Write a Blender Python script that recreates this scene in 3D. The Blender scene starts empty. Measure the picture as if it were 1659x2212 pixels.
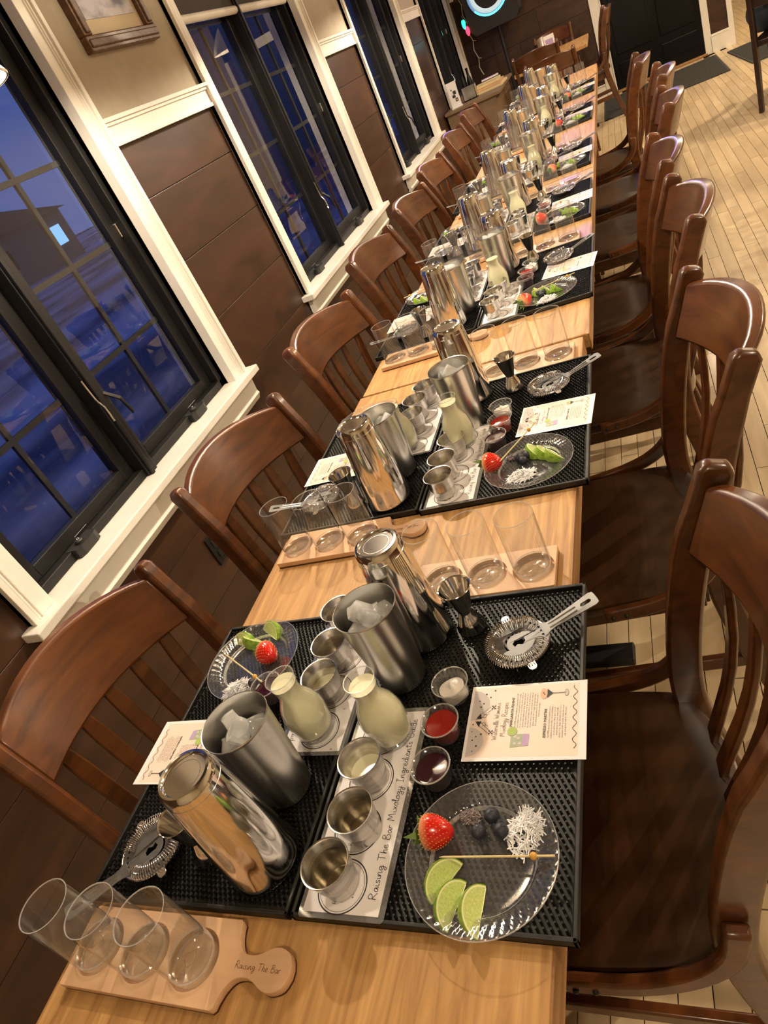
import bpy, bmesh, math, random
import numpy as np
from math import sin, cos, pi, radians as R
from mathutils import Vector, Matrix, noise
random.seed(7)
SC = bpy.context.scene
COL = SC.collection
H = 0.775            # height of the bar-mat tops over the floor

# ------------------------------------------------------------------ camera, world, exposure, lights
cd = bpy.data.cameras.new('camera'); cam = bpy.data.objects.new('camera', cd); COL.objects.link(cam)
cd.sensor_fit = 'HORIZONTAL'; cd.sensor_width = 36.0; cd.lens = 32.02; cd.clip_start = 0.02; cd.clip_end = 300
_r0, _r1, _r2 = (0.88734, 0.23619, -0.39706), (-0.17434, -0.62529, -0.76068), (-0.42692, 0.74378, -0.51437)
_M = Matrix(((_r0[0], -_r1[0], -_r2[0]), (_r0[1], -_r1[1], -_r2[1]), (_r0[2], -_r1[2], -_r2[2])))
cam.matrix_world = Matrix.Translation((0.4845, -0.2525, 0.6715 + H)) @ _M.to_4x4()
SC.camera = cam
SC.view_settings.view_transform = 'Standard'; SC.view_settings.look = 'None'
SC.view_settings.gamma = 1; SC.view_settings.use_curve_mapping = False
SC.view_settings.exposure = 0.75
w = bpy.data.worlds.new('dusk'); SC.world = w; w.use_nodes = True
_n = w.node_tree.nodes; _l = w.node_tree.links
_bg = _n['Background']; _tc = _n.new('ShaderNodeTexCoord'); _sx = _n.new('ShaderNodeSeparateXYZ'); _cr = _n.new('ShaderNodeValToRGB')
_l.new(_tc.outputs['Generated'], _sx.inputs[0]); _l.new(_sx.outputs['Z'], _cr.inputs[0]); _l.new(_cr.outputs[0], _bg.inputs[0])
_cr.color_ramp.elements[0].position = 0.0; _cr.color_ramp.elements[0].color = (0.035, 0.065, 0.20, 1)
_cr.color_ramp.elements[1].position = 0.6; _cr.color_ramp.elements[1].color = (0.018, 0.032, 0.12, 1)
_bg.inputs[1].default_value = 1.0

def lamp(name, kind, loc, power, color, size=0.1, target=None, spot=None, blend=0.3):
    d = bpy.data.lights.new(name, kind); o = bpy.data.objects.new(name, d); COL.objects.link(o)
    d.energy = power; d.color = color; o.location = loc
    if kind == 'AREA': d.shape = 'DISK'; d.size = size
    else: d.shadow_soft_size = size
    if kind == 'SPOT': d.spot_size = spot; d.spot_blend = blend
    if target is not None:
        o.rotation_euler = (Vector(target) - Vector(loc)).to_track_quat('-Z', 'Y').to_euler()
    return o
WARM = (1.0, 0.84, 0.64)
CEIL = 2.95
for i, (x, y, p) in enumerate([(2.4, 0.6, 22), (2.7, 4.3, 26), (2.0, 6.2, 50), (0.9, 7.9, 18), (3.2, 9.2, 60), (0.6, -1.2, 15)]):
    lamp('ceiling_light_beam', 'AREA', (x, y, CEIL - 0.04), p, (1.0, 0.80, 0.55), 0.22)
lamp('stage_light_beam', 'SPOT', (-0.35, 8.9, 2.35), 32, (0.22, 0.20, 1.0), 0.05, (0.0, 1.0, 0.9), R(24), 0.4)
PENDANTS = [(-0.42, 1.45, H + 1.12, 42), (-0.42, 3.35, H + 1.12, 40), (-0.42, 5.3, H + 1.12, 40)]

# ------------------------------------------------------------------ material helpers
def newmat(name):
    m = bpy.data.materials.new(name); m.use_nodes = True
    nt = m.node_tree; b = nt.nodes['Principled BSDF']; return m, nt, b
def plain(name, col, rough=0.5, metal=0.0, coat=0.0, trans=0.0, ior=1.45, emit=None, es=0, spec=0.5, sss=0.0):
    m, nt, b = newmat(name)
    b.inputs['Base Color'].default_value = (*col, 1); b.inputs['Roughness'].default_value = rough
    b.inputs['Metallic'].default_value = metal; b.inputs['Coat Weight'].default_value = coat
    b.inputs['Coat Roughness'].default_value = 0.12
    b.inputs['Transmission Weight'].default_value = trans; b.inputs['IOR'].default_value = ior
    b.inputs['Specular IOR Level'].default_value = spec
    if sss: b.inputs['Subsurface Weight'].default_value = sss; b.inputs['Subsurface Radius'].default_value = (0.01, 0.006, 0.004)
    if emit: b.inputs['Emission Color'].default_value = (*emit, 1); b.inputs['Emission Strength'].default_value = es
    return m
def noisy(name, c1, c2, scale=(8, 8, 8), nscale=3.0, rough=0.5, coat=0.0, detail=6, bump=0.0, metal=0.0, rnd=0.0, dist=0.0, pos=(0.35, 0.68), coords='Object', bscale=None, rvar=0.0):
    m, nt, b = newmat(name); N = nt.nodes; L = nt.links
    tc = N.new('ShaderNodeTexCoord'); mp = N.new('ShaderNodeMapping'); mp.inputs['Scale'].default_value = scale
    L.new(tc.outputs[coords], mp.inputs[0])
    oi = N.new('ShaderNodeObjectInfo'); vm = N.new('ShaderNodeVectorMath'); vm.operation = 'MULTIPLY_ADD'
    cb = N.new('ShaderNodeCombineXYZ'); 
    for k in range(3): L.new(oi.outputs['Random'], cb.inputs[k])
    L.new(cb.outputs[0], vm.inputs[0]); vm.inputs[1].default_value = (37, 53, 71); L.new(mp.outputs[0], vm.inputs[2])
    tx = N.new('ShaderNodeTexNoise'); tx.inputs['Scale'].default_value = nscale; tx.inputs['Detail'].default_value = detail
    tx.inputs['Distortion'].default_value = dist; L.new(vm.outputs[0], tx.inputs['Vector'])
    cr = N.new('ShaderNodeValToRGB'); cr.color_ramp.elements[0].position = pos[0]; cr.color_ramp.elements[1].position = pos[1]
    cr.color_ramp.elements[0].color = (*c1, 1); cr.color_ramp.elements[1].color = (*c2, 1)
    L.new(tx.outputs['Fac'], cr.inputs[0])
    out = cr.outputs[0]
    if rnd:
        mr = N.new('ShaderNodeMapRange'); mr.inputs['To Min'].default_value = 1 - rnd; mr.inputs['To Max'].default_value = 1 + rnd
        L.new(oi.outputs['Random'], mr.inputs['Value'])
        hv = N.new('ShaderNodeHueSaturation'); L.new(mr.outputs[0], hv.inputs['Value']); L.new(out, hv.inputs['Color']); out = hv.outputs[0]
    L.new(out, b.inputs['Base Color'])
    b.inputs['Roughness'].default_value = rough; b.inputs['Coat Weight'].default_value = coat; b.inputs['Coat Roughness'].default_value = 0.15
    b.inputs['Metallic'].default_value = metal
    if rvar:
        mr2 = N.new('ShaderNodeMapRange'); mr2.inputs['To Min'].default_value = rough - rvar; mr2.inputs['To Max'].default_value = rough + rvar
        L.new(tx.outputs['Fac'], mr2.inputs['Value']); L.new(mr2.outputs[0], b.inputs['Roughness'])
    if bump:
        bp = N.new('ShaderNodeBump'); bp.inputs['Strength'].default_value = bump; bp.inputs['Distance'].default_value = 0.002
        L.new(tx.outputs['Fac'], bp.inputs['Height']); L.new(bp.outputs[0], b.inputs['Normal'])
    return m
def thinglass(name, tint=(1, 1, 1), boost=1.0, ior=1.5, rough=0.0, haze=0.0):
    m = bpy.data.materials.new(name); m.use_nodes = True; nt = m.node_tree; N = nt.nodes; L = nt.links; N.clear()
    o = N.new('ShaderNodeOutputMaterial'); mx = N.new('ShaderNodeMixShader'); t = N.new('ShaderNodeBsdfTransparent'); g = N.new('ShaderNodeBsdfGlossy')
    f = N.new('ShaderNodeLayerWeight'); f.inputs[0].default_value = 0.5
    pw = N.new('ShaderNodeMath'); pw.operation = 'POWER'; pw.inputs[1].default_value = 3.0; L.new(f.outputs['Facing'], pw.inputs[0])
    mu = N.new('ShaderNodeMath'); mu.operation = 'MULTIPLY_ADD'; mu.use_clamp = True; f0 = ((ior - 1) / (ior + 1)) ** 2 * boost
    mu.inputs[1].default_value = min(1.0, 0.75 * boost); mu.inputs[2].default_value = f0; L.new(pw.outputs[0], mu.inputs[0]); t.inputs[0].default_value = (*tint, 1); g.inputs['Roughness'].default_value = rough
    L.new(mu.outputs[0], mx.inputs[0])
    src = t.outputs[0]
    if haze:
        d = N.new('ShaderNodeBsdfDiffuse'); d.inputs[0].default_value = (0.9, 0.9, 0.92, 1); m2 = N.new('ShaderNodeMixShader'); m2.inputs[0].default_value = haze
        L.new(t.outputs[0], m2.inputs[1]); L.new(d.outputs[0], m2.inputs[2]); src = m2.outputs[0]
    L.new(src, mx.inputs[1]); L.new(g.outputs[0], mx.inputs[2]); L.new(mx.outputs[0], o.inputs[0])
    return m
M = {}
M['table'] = noisy('light_wood_top', (0.29, 0.140, 0.043), (0.60, 0.345, 0.128), (18, 1.3, 8), 2.2, 0.5, 0.12, 9, 0.12, dist=2.2, pos=(0.25, 0.72))
M['table_edge'] = noisy('light_wood_edge', (0.25, 0.12, 0.04), (0.42, 0.23, 0.09), (20, 2, 30), 2.5, 0.5, 0.1, 6, 0.1)
M['iron'] = plain('black_iron', (0.012, 0.012, 0.013), 0.5)
M['rubber'] = noisy('black_rubber', (0.0045, 0.0047, 0.0042), (0.009, 0.009, 0.0075), (40, 40, 40), 3, 0.5)
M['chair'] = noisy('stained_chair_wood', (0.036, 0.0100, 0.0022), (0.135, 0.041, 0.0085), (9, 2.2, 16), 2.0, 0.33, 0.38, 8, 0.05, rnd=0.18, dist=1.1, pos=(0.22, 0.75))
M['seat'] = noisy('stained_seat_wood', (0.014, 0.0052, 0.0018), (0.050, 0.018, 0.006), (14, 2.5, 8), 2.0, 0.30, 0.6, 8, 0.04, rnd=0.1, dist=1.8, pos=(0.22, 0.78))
M['plank'] = noisy('dark_wall_plank', (0.024, 0.0095, 0.0040), (0.072, 0.029, 0.0125), (2.2, 1.1, 5.0), 1.6, 0.42, 0.12, 7, 0.06, rnd=0.12, dist=1.6, pos=(0.25, 0.8))
M['wallback'] = plain('dark_backing', (0.008, 0.004, 0.003), 0.8)
M['trim'] = noisy('white_trim_paint', (0.80, 0.76, 0.69), (0.86, 0.82, 0.75), (3, 3, 3), 2, 0.42, 0.1, 3)
M['beige'] = noisy('beige_wall_paint', (0.40, 0.345, 0.262), (0.43, 0.37, 0.285), (5, 5, 5), 4, 0.8, 0, 4, 0.05)
M['cream'] = plain('cream_wall_paint', (0.66, 0.58, 0.42), 0.8)
M['ceil'] = plain('ceiling_paint', (0.36, 0.30, 0.22), 0.9)
M['floor'] = noisy('pale_maple_strip', (0.37, 0.265, 0.150), (0.58, 0.45, 0.28), (9, 1.2, 9), 2.0, 0.36, 0.2, 7, 0.03, rnd=0.13, dist=0.8, pos=(0.2, 0.75))
M['floorbase'] = plain('floor_gap', (0.07, 0.04, 0.02), 0.8)
M['black_frame'] = plain('black_window_frame', (0.006, 0.0055, 0.0055), 0.45)
M['black_door'] = plain('black_door_paint', (0.003, 0.003, 0.0035), 0.4, spec=0.25)
M['greybar'] = plain('dark_grille_bar', (0.010, 0.009, 0.010), 0.6)
M['pane'] = thinglass('window_pane', (0.92, 0.94, 1.0), 1.3, 1.5)
M['crank'] = plain('crank_black_plastic', (0.02, 0.02, 0.019), 0.45)
M['steel'] = plain('polished_steel', (0.78, 0.76, 0.73), 0.10, 1.0)
M['steelb'] = noisy('brushed_steel', (0.52, 0.50, 0.47), (0.66, 0.64, 0.61), (3, 3, 60), 5, 0.22, 0, 4, 0, 1.0, rvar=0.06)
M['frost'] = plain('satin_steel', (0.66, 0.64, 0.60), 0.27, 1.0)
M['strainer'] = plain('strainer_steel', (0.17, 0.168, 0.165), 0.52, 1.0)
M['rattan'] = plain('woven_rattan', (0.30, 0.18, 0.08), 0.7)
M['bluelens'] = plain('blue_stage_lens', (0.1, 0.1, 0.5), 0.3, emit=(0.20, 0.16, 1.0), es=45)
M['chrome'] = plain('chrome_wire', (0.85, 0.84, 0.86), 0.12, 1.0)
M['glass'] = thinglass('thin_clear_glass', (0.98, 0.985, 0.98), 1.3, 1.5, 0.0, 0.035)
M['rimglass'] = thinglass('bright_glass_edge', (0.97, 0.97, 0.97), 4.0, 1.5, 0.03, 0.25)  # white haze paints bright highlights into rims and glass edges
M['baseglass'] = thinglass('heavy_glass_base', (0.97, 0.98, 0.97), 3.0, 1.5)
M['thick'] = plain('thick_clear_glass', (1, 1, 1), 0.0, 0, 0, 1.0, 1.45)
M['plastic'] = thinglass('clear_plastic', (0.95, 0.95, 0.95), 2.4, 1.5, 0.08, 0.05)
M['lam'] = thinglass('laminate_film', (0.9, 0.9, 0.9), 2.2, 1.5, 0.08, 0.10)
M['paper'] = plain('white_paper', (0.80, 0.77, 0.78), 0.35)
M['pink'] = plain('blush_print', (0.80, 0.655, 0.57), 0.4)
M['ink'] = plain('black_ink', (0.02, 0.02, 0.025), 0.5)
M['grey'] = plain('grey_print', (0.55, 0.50, 0.49), 0.5)
M['pgreen'] = plain('green_print', (0.36, 0.48, 0.10), 0.5)
M['pgreen2'] = plain('sage_print', (0.36, 0.42, 0.28), 0.5)
M['plilac'] = plain('lilac_print', (0.45, 0.32, 0.55), 0.5)
M['porange'] = plain('peach_print', (0.85, 0.45, 0.28), 0.5)
M['board'] = noisy('beech_board', (0.56, 0.33, 0.18), (0.70, 0.45, 0.27), (3, 14, 8), 2.0, 0.45, 0.1, 7, 0.05, rnd=0.08, dist=1.2, pos=(0.2, 0.8))
M['board_dark'] = plain('dark_board_edge', (0.07, 0.022, 0.012), 0.55)  # even dark brown for the board underside and its lower edge
M['burn'] = plain('burnt_engraving', (0.13, 0.05, 0.02), 0.7)
M['juice'] = plain('cloudy_lime_juice', (0.74, 0.72, 0.50), 0.12)
M['liquor'] = thinglass('clear_liquor', (0.85, 0.80, 0.66), 1.6, 1.34)
M['red'] = plain('red_syrup', (0.28, 0.010, 0.006), 0.06, coat=0.6)
M['purple'] = plain('dark_berry_syrup', (0.030, 0.004, 0.010), 0.05, coat=0.6)
M['cream_food'] = plain('white_cream', (0.83, 0.80, 0.76), 0.25, sss=0.2)
M['lime_rind'] = noisy('lime_rind', (0.13, 0.28, 0.015), (0.32, 0.46, 0.05), (60, 60, 60), 3, 0.35, 0.2, 4, 0.2)
M['lime_pith'] = plain('lime_pith', (0.78, 0.82, 0.45), 0.5)
M['lime_pulp'] = noisy('lime_pulp', (0.50, 0.62, 0.16), (0.66, 0.74, 0.30), (150, 150, 150), 3, 0.22, 0.4, 3, 0.3)
def berry():
    m, nt, b = newmat('strawberry_flesh'); N = nt.nodes; L = nt.links
    tc = N.new('ShaderNodeTexCoord'); sp = N.new('ShaderNodeSeparateXYZ'); cr = N.new('ShaderNodeValToRGB'); mr = N.new('ShaderNodeMapRange')
    L.new(tc.outputs['Generated'], sp.inputs[0]); L.new(sp.outputs['Z'], cr.inputs[0])
    cr.color_ramp.elements[0].position = 0.60; cr.color_ramp.elements[0].color = (0.60, 0.012, 0.008, 1)
    cr.color_ramp.elements[1].position = 0.99; cr.color_ramp.elements[1].color = (0.85, 0.50, 0.25, 1)
    L.new(cr.outputs[0], b.inputs['Base Color']); b.inputs['Roughness'].default_value = 0.22; b.inputs['Coat Weight'].default_value = 0.4
    return m
M['berry'] = berry()
M['seed'] = plain('strawberry_seed', (0.75, 0.45, 0.10), 0.4)
M['calyx'] = plain('strawberry_leaf', (0.13, 0.23, 0.05), 0.5)
M['blue'] = noisy('blueberry_skin', (0.010, 0.012, 0.022), (0.035, 0.038, 0.058), (40, 40, 40), 3, 0.5)
M['coco'] = plain('shredded_coconut', (0.83, 0.83, 0.85), 0.6)
M['lav'] = noisy('dried_flower_bits', (0.10, 0.07, 0.09), (0.34, 0.28, 0.26), (90, 90, 90), 4, 0.8)
M['bamboo'] = plain('bamboo_pick', (0.68, 0.56, 0.30), 0.5)
M['bead'] = plain('amber_bead', (0.65, 0.36, 0.08), 0.2)
M['ice'] = plain('clear_ice', (0.94, 0.95, 0.95), 0.06, 0, 0.5, 0.75, 1.31)
M['ice2'] = plain('cloudy_ice', (0.90, 0.91, 0.91), 0.10, 0, 0.5, 0.45, 1.31)
M['shade'] = noisy('brown_shade_fabric', (0.035, 0.028, 0.024), (0.06, 0.05, 0.045), (3, 60, 60), 5, 0.8)
M['enamel'] = plain('cream_enamel', (0.55, 0.49, 0.42), 0.35)
M['bulb'] = plain('lit_bulb', (1, 1, 1), 0.5, emit=(1.0, 0.78, 0.50), es=12)
M['diffuser'] = plain('lit_diffuser', (1, 1, 1), 0.5, emit=(1.0, 0.82, 0.58), es=5)
M['picture_wood'] = noisy('walnut_picture_frame', (0.07, 0.028, 0.010), (0.17, 0.075, 0.028), (8, 30, 30), 2, 0.35, 0.3)
M['picmat'] = plain('cream_picture_mat', (0.62, 0.52, 0.36), 0.6)
M['snowpic'] = noisy('snowy_landscape_print', (0.16, 0.16, 0.26), (0.55, 0.53, 0.60), (3, 3, 5), 2.2, 0.5, 0.3, 4, pos=(0.38, 0.55))
M['spk'] = plain('black_speaker_cabinet', (0.022, 0.022, 0.022), 0.5)
M['cone'] = plain('pale_lit_speaker_cone', (0.45, 0.52, 0.55), 0.35, emit=(0.50, 0.68, 0.72), es=0.45)  # emission paints the LED light that falls on the cone
M['ledc'] = plain('cyan_led_ring', (0.1, 0.3, 0.4), 0.5, emit=(0.05, 0.75, 0.85), es=3.0)
M['ledw'] = plain('blue_led_ring', (0.1, 0.2, 0.4), 0.5, emit=(0.25, 0.45, 0.75), es=0.35)
M['redb'] = plain('red_lit_bulb', (0.5, 0, 0), 0.3, emit=(1.0, 0.02, 0.05), es=3.5)
M['greenb'] = plain('green_lit_bulb', (0, 0.4, 0.2), 0.3, emit=(0.02, 0.8, 0.45), es=2.5)
M['wire'] = plain('white_wire', (0.6, 0.52, 0.45), 0.5)
M['counter'] = noisy('tan_side_table', (0.17, 0.105, 0.055), (0.22, 0.14, 0.075), (6, 6, 6), 2, 0.5)
M['floormat'] = noisy('charcoal_door_mat', (0.022, 0.022, 0.019), (0.045, 0.043, 0.037), (8, 90, 10), 4, 0.9)
M['denim'] = noisy('dark_denim', (0.010, 0.020, 0.040), (0.022, 0.036, 0.062), (60, 60, 60), 4, 0.85)
M['coral'] = plain('coral_knit', (0.80, 0.33, 0.20), 0.8)
M['skin'] = plain('skin', (0.62, 0.36, 0.25), 0.5, sss=0.1)
M['hair'] = plain('brown_hair', (0.06, 0.03, 0.015), 0.5)
M['darkwood'] = plain('espresso_chair_wood', (0.018, 0.006, 0.004), 0.35, coat=0.3)
M['snow'] = noisy('dusk_snow', (0.14, 0.14, 0.19), (0.75, 0.75, 0.85), (0.35, 0.12, 1), 1.4, 0.8, 0, 6, pos=(0.40, 0.62))
M['siding'] = plain('grey_house_siding', (0.20, 0.21, 0.24), 0.8)
M['roof'] = plain('dark_shingles', (0.05, 0.05, 0.06), 0.9)
M['litwin'] = plain('lit_far_window', (0.2, 0.3, 0.4), 0.5, emit=(0.25, 0.55, 0.9), es=0.7)
M['car'] = plain('blue_car_paint', (0.06, 0.10, 0.30), 0.2, coat=0.8)
M['tyre'] = plain('tyre_rubber', (0.01, 0.01, 0.01), 0.8)
M['bottle'] = thinglass('dark_bottle', (0.25, 0.25, 0.22), 1.5)

# ------------------------------------------------------------------ mesh builder
class MB:
    def __init__(s): s.v = []; s.f = []; s.m = []; s.mats = []
    def mi(s, mat):
        if mat not in s.mats: s.mats.append(mat)
        return s.mats.index(mat)
    def add(s, vs, fs, mat, T=None):
        o = len(s.v); k = s.mi(mat)
        if T is not None: vs = [tuple(T @ Vector(v)) for v in vs]
        s.v += [tuple(v) for v in vs]; s.f += [tuple(i + o for i in f) for f in fs]; s.m += [k] * len(fs); return s
    def box(s, c, d, mat, T=None, rz=0.0):
        x, y, z = d[0] / 2, d[1] / 2, d[2] / 2
        vs = [(a * x, b * y, e * z) for e in (-1, 1) for a, b in ((-1, -1), (1, -1), (1, 1), (-1, 1))]
        cz, sz = cos(rz), sin(rz)
        vs = [(c[0] + v[0] * cz - v[1] * sz, c[1] + v[0] * sz + v[1] * cz, c[2] + v[2]) for v in vs]
        return s.add(vs, [(3, 2, 1, 0), (4, 5, 6, 7), (0, 1, 5, 4), (1, 2, 6, 5), (2, 3, 7, 6), (3, 0, 4, 7)], mat, T)
    def lathe(s, prof, mat, n=32, T=None, mod=None, closed=False):
        vs = []; fs = []
        for (r, z) in prof:
            for k in range(n):
                a = 2 * pi * k / n; rr, zz = (r, z) if mod is None else mod(r, z, a)
                vs.append((rr * cos(a), rr * sin(a), zz))
        m = len(prof)
        for i in range(m - 1 if not closed else m):
            j = (i + 1) % m
            for k in range(n):
                q = (k + 1) % n
                fs.append((i * n + k, i * n + q, j * n + q, j * n + k))
        return s.add(vs, fs, mat, T)
    def disc(s, r, z, mat, n=32, T=None, c=(0, 0), mod=None):
        vs = [(c[0], c[1], z)] + [(c[0] + r * cos(2 * pi * k / n), c[1] + r * sin(2 * pi * k / n), z) for k in range(n)]
        return s.add(vs, [(0, 1 + k, 1 + (k + 1) % n) for k in range(n)], mat, T)
    def ring(s, r1, r2, z, mat, n=48, c=(0, 0), T=None, sx=1.0):
        vs = [(c[0] + sx * r * cos(2 * pi * k / n), c[1] + r * sin(2 * pi * k / n), z) for r in (r1, r2) for k in range(n)]
        return s.add(vs, [(k, n + k, n + (k + 1) % n, (k + 1) % n) for k in range(n)], mat, T)
    def tube(s, pts, rad, mat, n=8, T=None, closed=False, caps=True):
        P = [Vector(p) for p in pts]; m = len(P); rads = rad if isinstance(rad, (list, tuple)) else [rad] * m
        vs = []; up = None
        for i, p in enumerate(P):
            a = P[(i - 1) % m] if (closed or i > 0) else p; b = P[(i + 1) % m] if (closed or i < m - 1) else p
            t = (b - a).normalized()
            if up is None:
                up = Vector((0, 0, 1)) if abs(t.z) < 0.9 else Vector((1, 0, 0))
            u = (up - t * up.dot(t)).normalized(); up = u; w_ = t.cross(u)
            for k in range(n):
                g = 2 * pi * k / n; vs.append(p + (u * cos(g) + w_ * sin(g)) * rads[i])
        fs = []
        for i in range(m if closed else m - 1):
            j = (i + 1) % m
            for k in range(n): fs.append((i * n + k, i * n + (k + 1) % n, j * n + (k + 1) % n, j * n + k))
        if caps and not closed: fs += [tuple(range(n))[::-1], tuple((m - 1) * n + k for k in range(n))]
        return s.add(vs, fs, mat, T)
    def sweep(s, pts, side, wid, thk, mat, T=None):
        """rectangular bar along pts; side = vector of the width direction; wid/thk scalars or lists"""
        P = [Vector(p) for p in pts]; m = len(P); sd = Vector(side).normalized()
        W_ = wid if isinstance(wid, (list, tuple)) else [wid] * m; K = thk if isinstance(thk, (list, tuple)) else [thk] * m
        vs = []
        for i, p in enumerate(P):
            t = (P[min(i + 1, m - 1)] - P[max(i - 1, 0)]).normalized(); nrm = t.cross(sd).normalized()
            for a, b in ((-1, -1), (1, -1), (1, 1), (-1, 1)): vs.append(p + sd * a * W_[i] / 2 + nrm * b * K[i] / 2)
        fs = [(3, 2, 1, 0), tuple((m - 1) * 4 + k for k in range(4))]
        for i in range(m - 1):
            for k in range(4): fs.append((i * 4 + k, i * 4 + (k + 1) % 4, i * 4 + 4 + (k + 1) % 4, i * 4 + 4 + k))
        return s.add(vs, fs, mat, T)
    def prism(s, poly, z0, z1, mat, side=None, T=None):
        n = len(poly); vs = [(x, y, z) for z in (z0, z1) for x, y in poly]
        s.add(vs, [tuple(range(n))[::-1], tuple(range(n, 2 * n))], mat, T)
        vs2 = vs; return s.add(vs2, [(k, (k + 1) % n, n + (k + 1) % n, n + k) for k in range(n)], side or mat, T)
    def ball(s, c, r, mat, nu=16, nv=10, sc=(1, 1, 1), T=None, bump=0.0, seed=0):
        vs = [(c[0], c[1], c[2] - r * sc[2])]
        for i in range(1, nv):
            ph = -pi / 2 + pi * i / nv
            for k in range(nu):
                a = 2 * pi * k / nu; d = Vector((cos(ph) * cos(a), cos(ph) * sin(a), sin(ph)))
                rr = r * (1 + (bump * noise.noise(d * 2 + Vector((seed, seed, seed))) if bump else 0))
                vs.append((c[0] + d.x * rr * sc[0], c[1] + d.y * rr * sc[1], c[2] + d.z * rr * sc[2]))
        vs.append((c[0], c[1], c[2] + r * sc[2])); fs = [(0, 1 + (k + 1) % nu, 1 + k) for k in range(nu)]
        for i in range(nv - 2):
            for k in range(nu): fs.append((1 + i * nu + k, 1 + i * nu + (k + 1) % nu, 1 + (i + 1) * nu + (k + 1) % nu, 1 + (i + 1) * nu + k))
        t = len(vs) - 1; fs += [(t, 1 + (nv - 2) * nu + k, 1 + (nv - 2) * nu + (k + 1) % nu) for k in range(nu)]
        return s.add(vs, fs, mat, T)
    def ribbon(s, pts, wd, z, mat, T=None):
        n = len(pts); vs = []
        for i in range(n):
            a = pts[max(i - 1, 0)]; b = pts[min(i + 1, n - 1)]; dx, dy = b[0] - a[0], b[1] - a[1]; l = math.hypot(dx, dy) or 1
            nx, ny = -dy / l * wd / 2, dx / l * wd / 2
            vs += [(pts[i][0] + nx, pts[i][1] + ny, z), (pts[i][0] - nx, pts[i][1] - ny, z)]
        return s.add(vs, [(2 * i, 2 * i + 1, 2 * i + 3, 2 * i + 2) for i in range(n - 1)], mat, T)
    def mesh(s, name, smooth=True, ang=35):
        me = bpy.data.meshes.new(name); me.from_pydata(s.v, [], s.f)
        for k in s.mats: me.materials.append(M[k])
        me.polygons.foreach_set('material_index', s.m)
        me.polygons.foreach_set('use_smooth', [smooth] * len(s.f)); me.update()
        if smooth: me.set_sharp_from_angle(angle=R(ang))
        return me
def tag(o, label=None, cat=None, group=None, kind=None):
    if label: o['label'] = label
    if cat: o['category'] = cat
    if group: o['group'] = group
    if kind: o['kind'] = kind
    return o
def link(name, me, parent=None, loc=(0, 0, 0), rz=0.0, bevel=0.0, rot=None, sc=None):
    o = bpy.data.objects.new(name, me); COL.objects.link(o)
    o.location = loc; o.rotation_euler = rot if rot is not None else (0, 0, rz)
    if sc: o.scale = (sc, sc, sc) if isinstance(sc, (int, float)) else sc
    if parent is not None: o.parent = parent
    if bevel:
        b = o.modifiers.new('edge', 'BEVEL'); b.width = bevel; b.segments = 2; b.limit_method = 'ANGLE'; b.angle_limit = R(40)
    return o
# a KIND is a list of (part name, mesh, parent index or -1 for the thing, bevel, extra tags, local loc)
KINDS = {}
def part(kind, name, mb, parent=-1, bevel=0.0, label=None, stuff=False, loc=(0, 0, 0), smooth=True, rot=None):
    me = mb if isinstance(mb, bpy.types.Mesh) else mb.mesh(name, smooth)
    KINDS.setdefault(kind, []).append((name, me, parent, bevel, label, stuff, loc, rot)); return len(KINDS[kind]) - 1
def spawn(kind, name, label, cat, loc, rz=0.0, group=None, rot=None, sc=None, only=None):
    ps = KINDS[kind]
    if len(ps) == 1:
        p = ps[0]; o = link(name, p[1], None, loc, rz, p[3], rot, sc); tag(o, label, cat, group); return o
    root = bpy.data.objects.new(name, None); COL.objects.link(root); root.empty_display_size = 0.02
    root.location = loc; root.rotation_euler = rot if rot is not None else (0, 0, rz)
    if sc: root.scale = (sc, sc, sc) if isinstance(sc, (int, float)) else sc
    tag(root, label, cat, group); made = []
    for p in ps:
        o = link(p[0], p[1], root if p[2] < 0 else made[p[2]], p[6], 0, p[3], p[7]); made.append(o)
        if p[4]: o['label'] = p[4]
        if p[5]: o['kind'] = 'stuff'
    return root
def struct(name, mb, bevel=0.0, parent=None, loc=(0, 0, 0), smooth=False, label=None):
    o = link(name, mb.mesh(name, smooth) if isinstance(mb, MB) else mb, parent, loc, 0, bevel)
    if parent is None: o['kind'] = 'structure'
    if label: o['label'] = label
    return o
def sempty(name, loc=(0, 0, 0), label=None):
    o = bpy.data.objects.new(name, None); COL.objects.link(o); o.location = loc; o['kind'] = 'structure'; o.empty_display_size = 0.05
    if label: o['label'] = label
    return o
def catmull(pts, k=5, closed=False):
    out = []; n = len(pts); P = [np.array(p, float) for p in pts]
    for i in range(n if closed else n - 1):
        g = lambda j: P[j % n] if closed else P[max(0, min(n - 1, j))]
        a, b, c, d = g(i - 1), g(i), g(i + 1), g(i + 2)
        for t in range(k):
            u = t / k; out.append(tuple(0.5 * ((2 * b) + (-a + c) * u + (2 * a - 5 * b + 4 * c - d) * u * u + (-a + 3 * b - 3 * c + d) * u ** 3)))
    if not closed: out.append(tuple(P[-1]))
    return out
def text_mesh(txt, size, mats, align='LEFT', spacing=1.0, bold=0.0, lines=1.15, shear=0.0):
    c = bpy.data.curves.new('t', 'FONT'); c.body = txt; c.size = size; c.align_x = align; c.resolution_u = 1; c.space_character = spacing
    c.space_line = lines; c.offset = bold; c.shear = shear
    o = bpy.data.objects.new('t', c); COL.objects.link(o); bpy.context.view_layer.update()
    me = bpy.data.meshes.new_from_object(o.evaluated_get(bpy.context.evaluated_depsgraph_get()))
    vs = [tuple(v.co) for v in me.vertices]; fs = [tuple(p.vertices) for p in me.polygons]
    bpy.data.objects.remove(o); bpy.data.meshes.remove(me); return vs, fs
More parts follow.
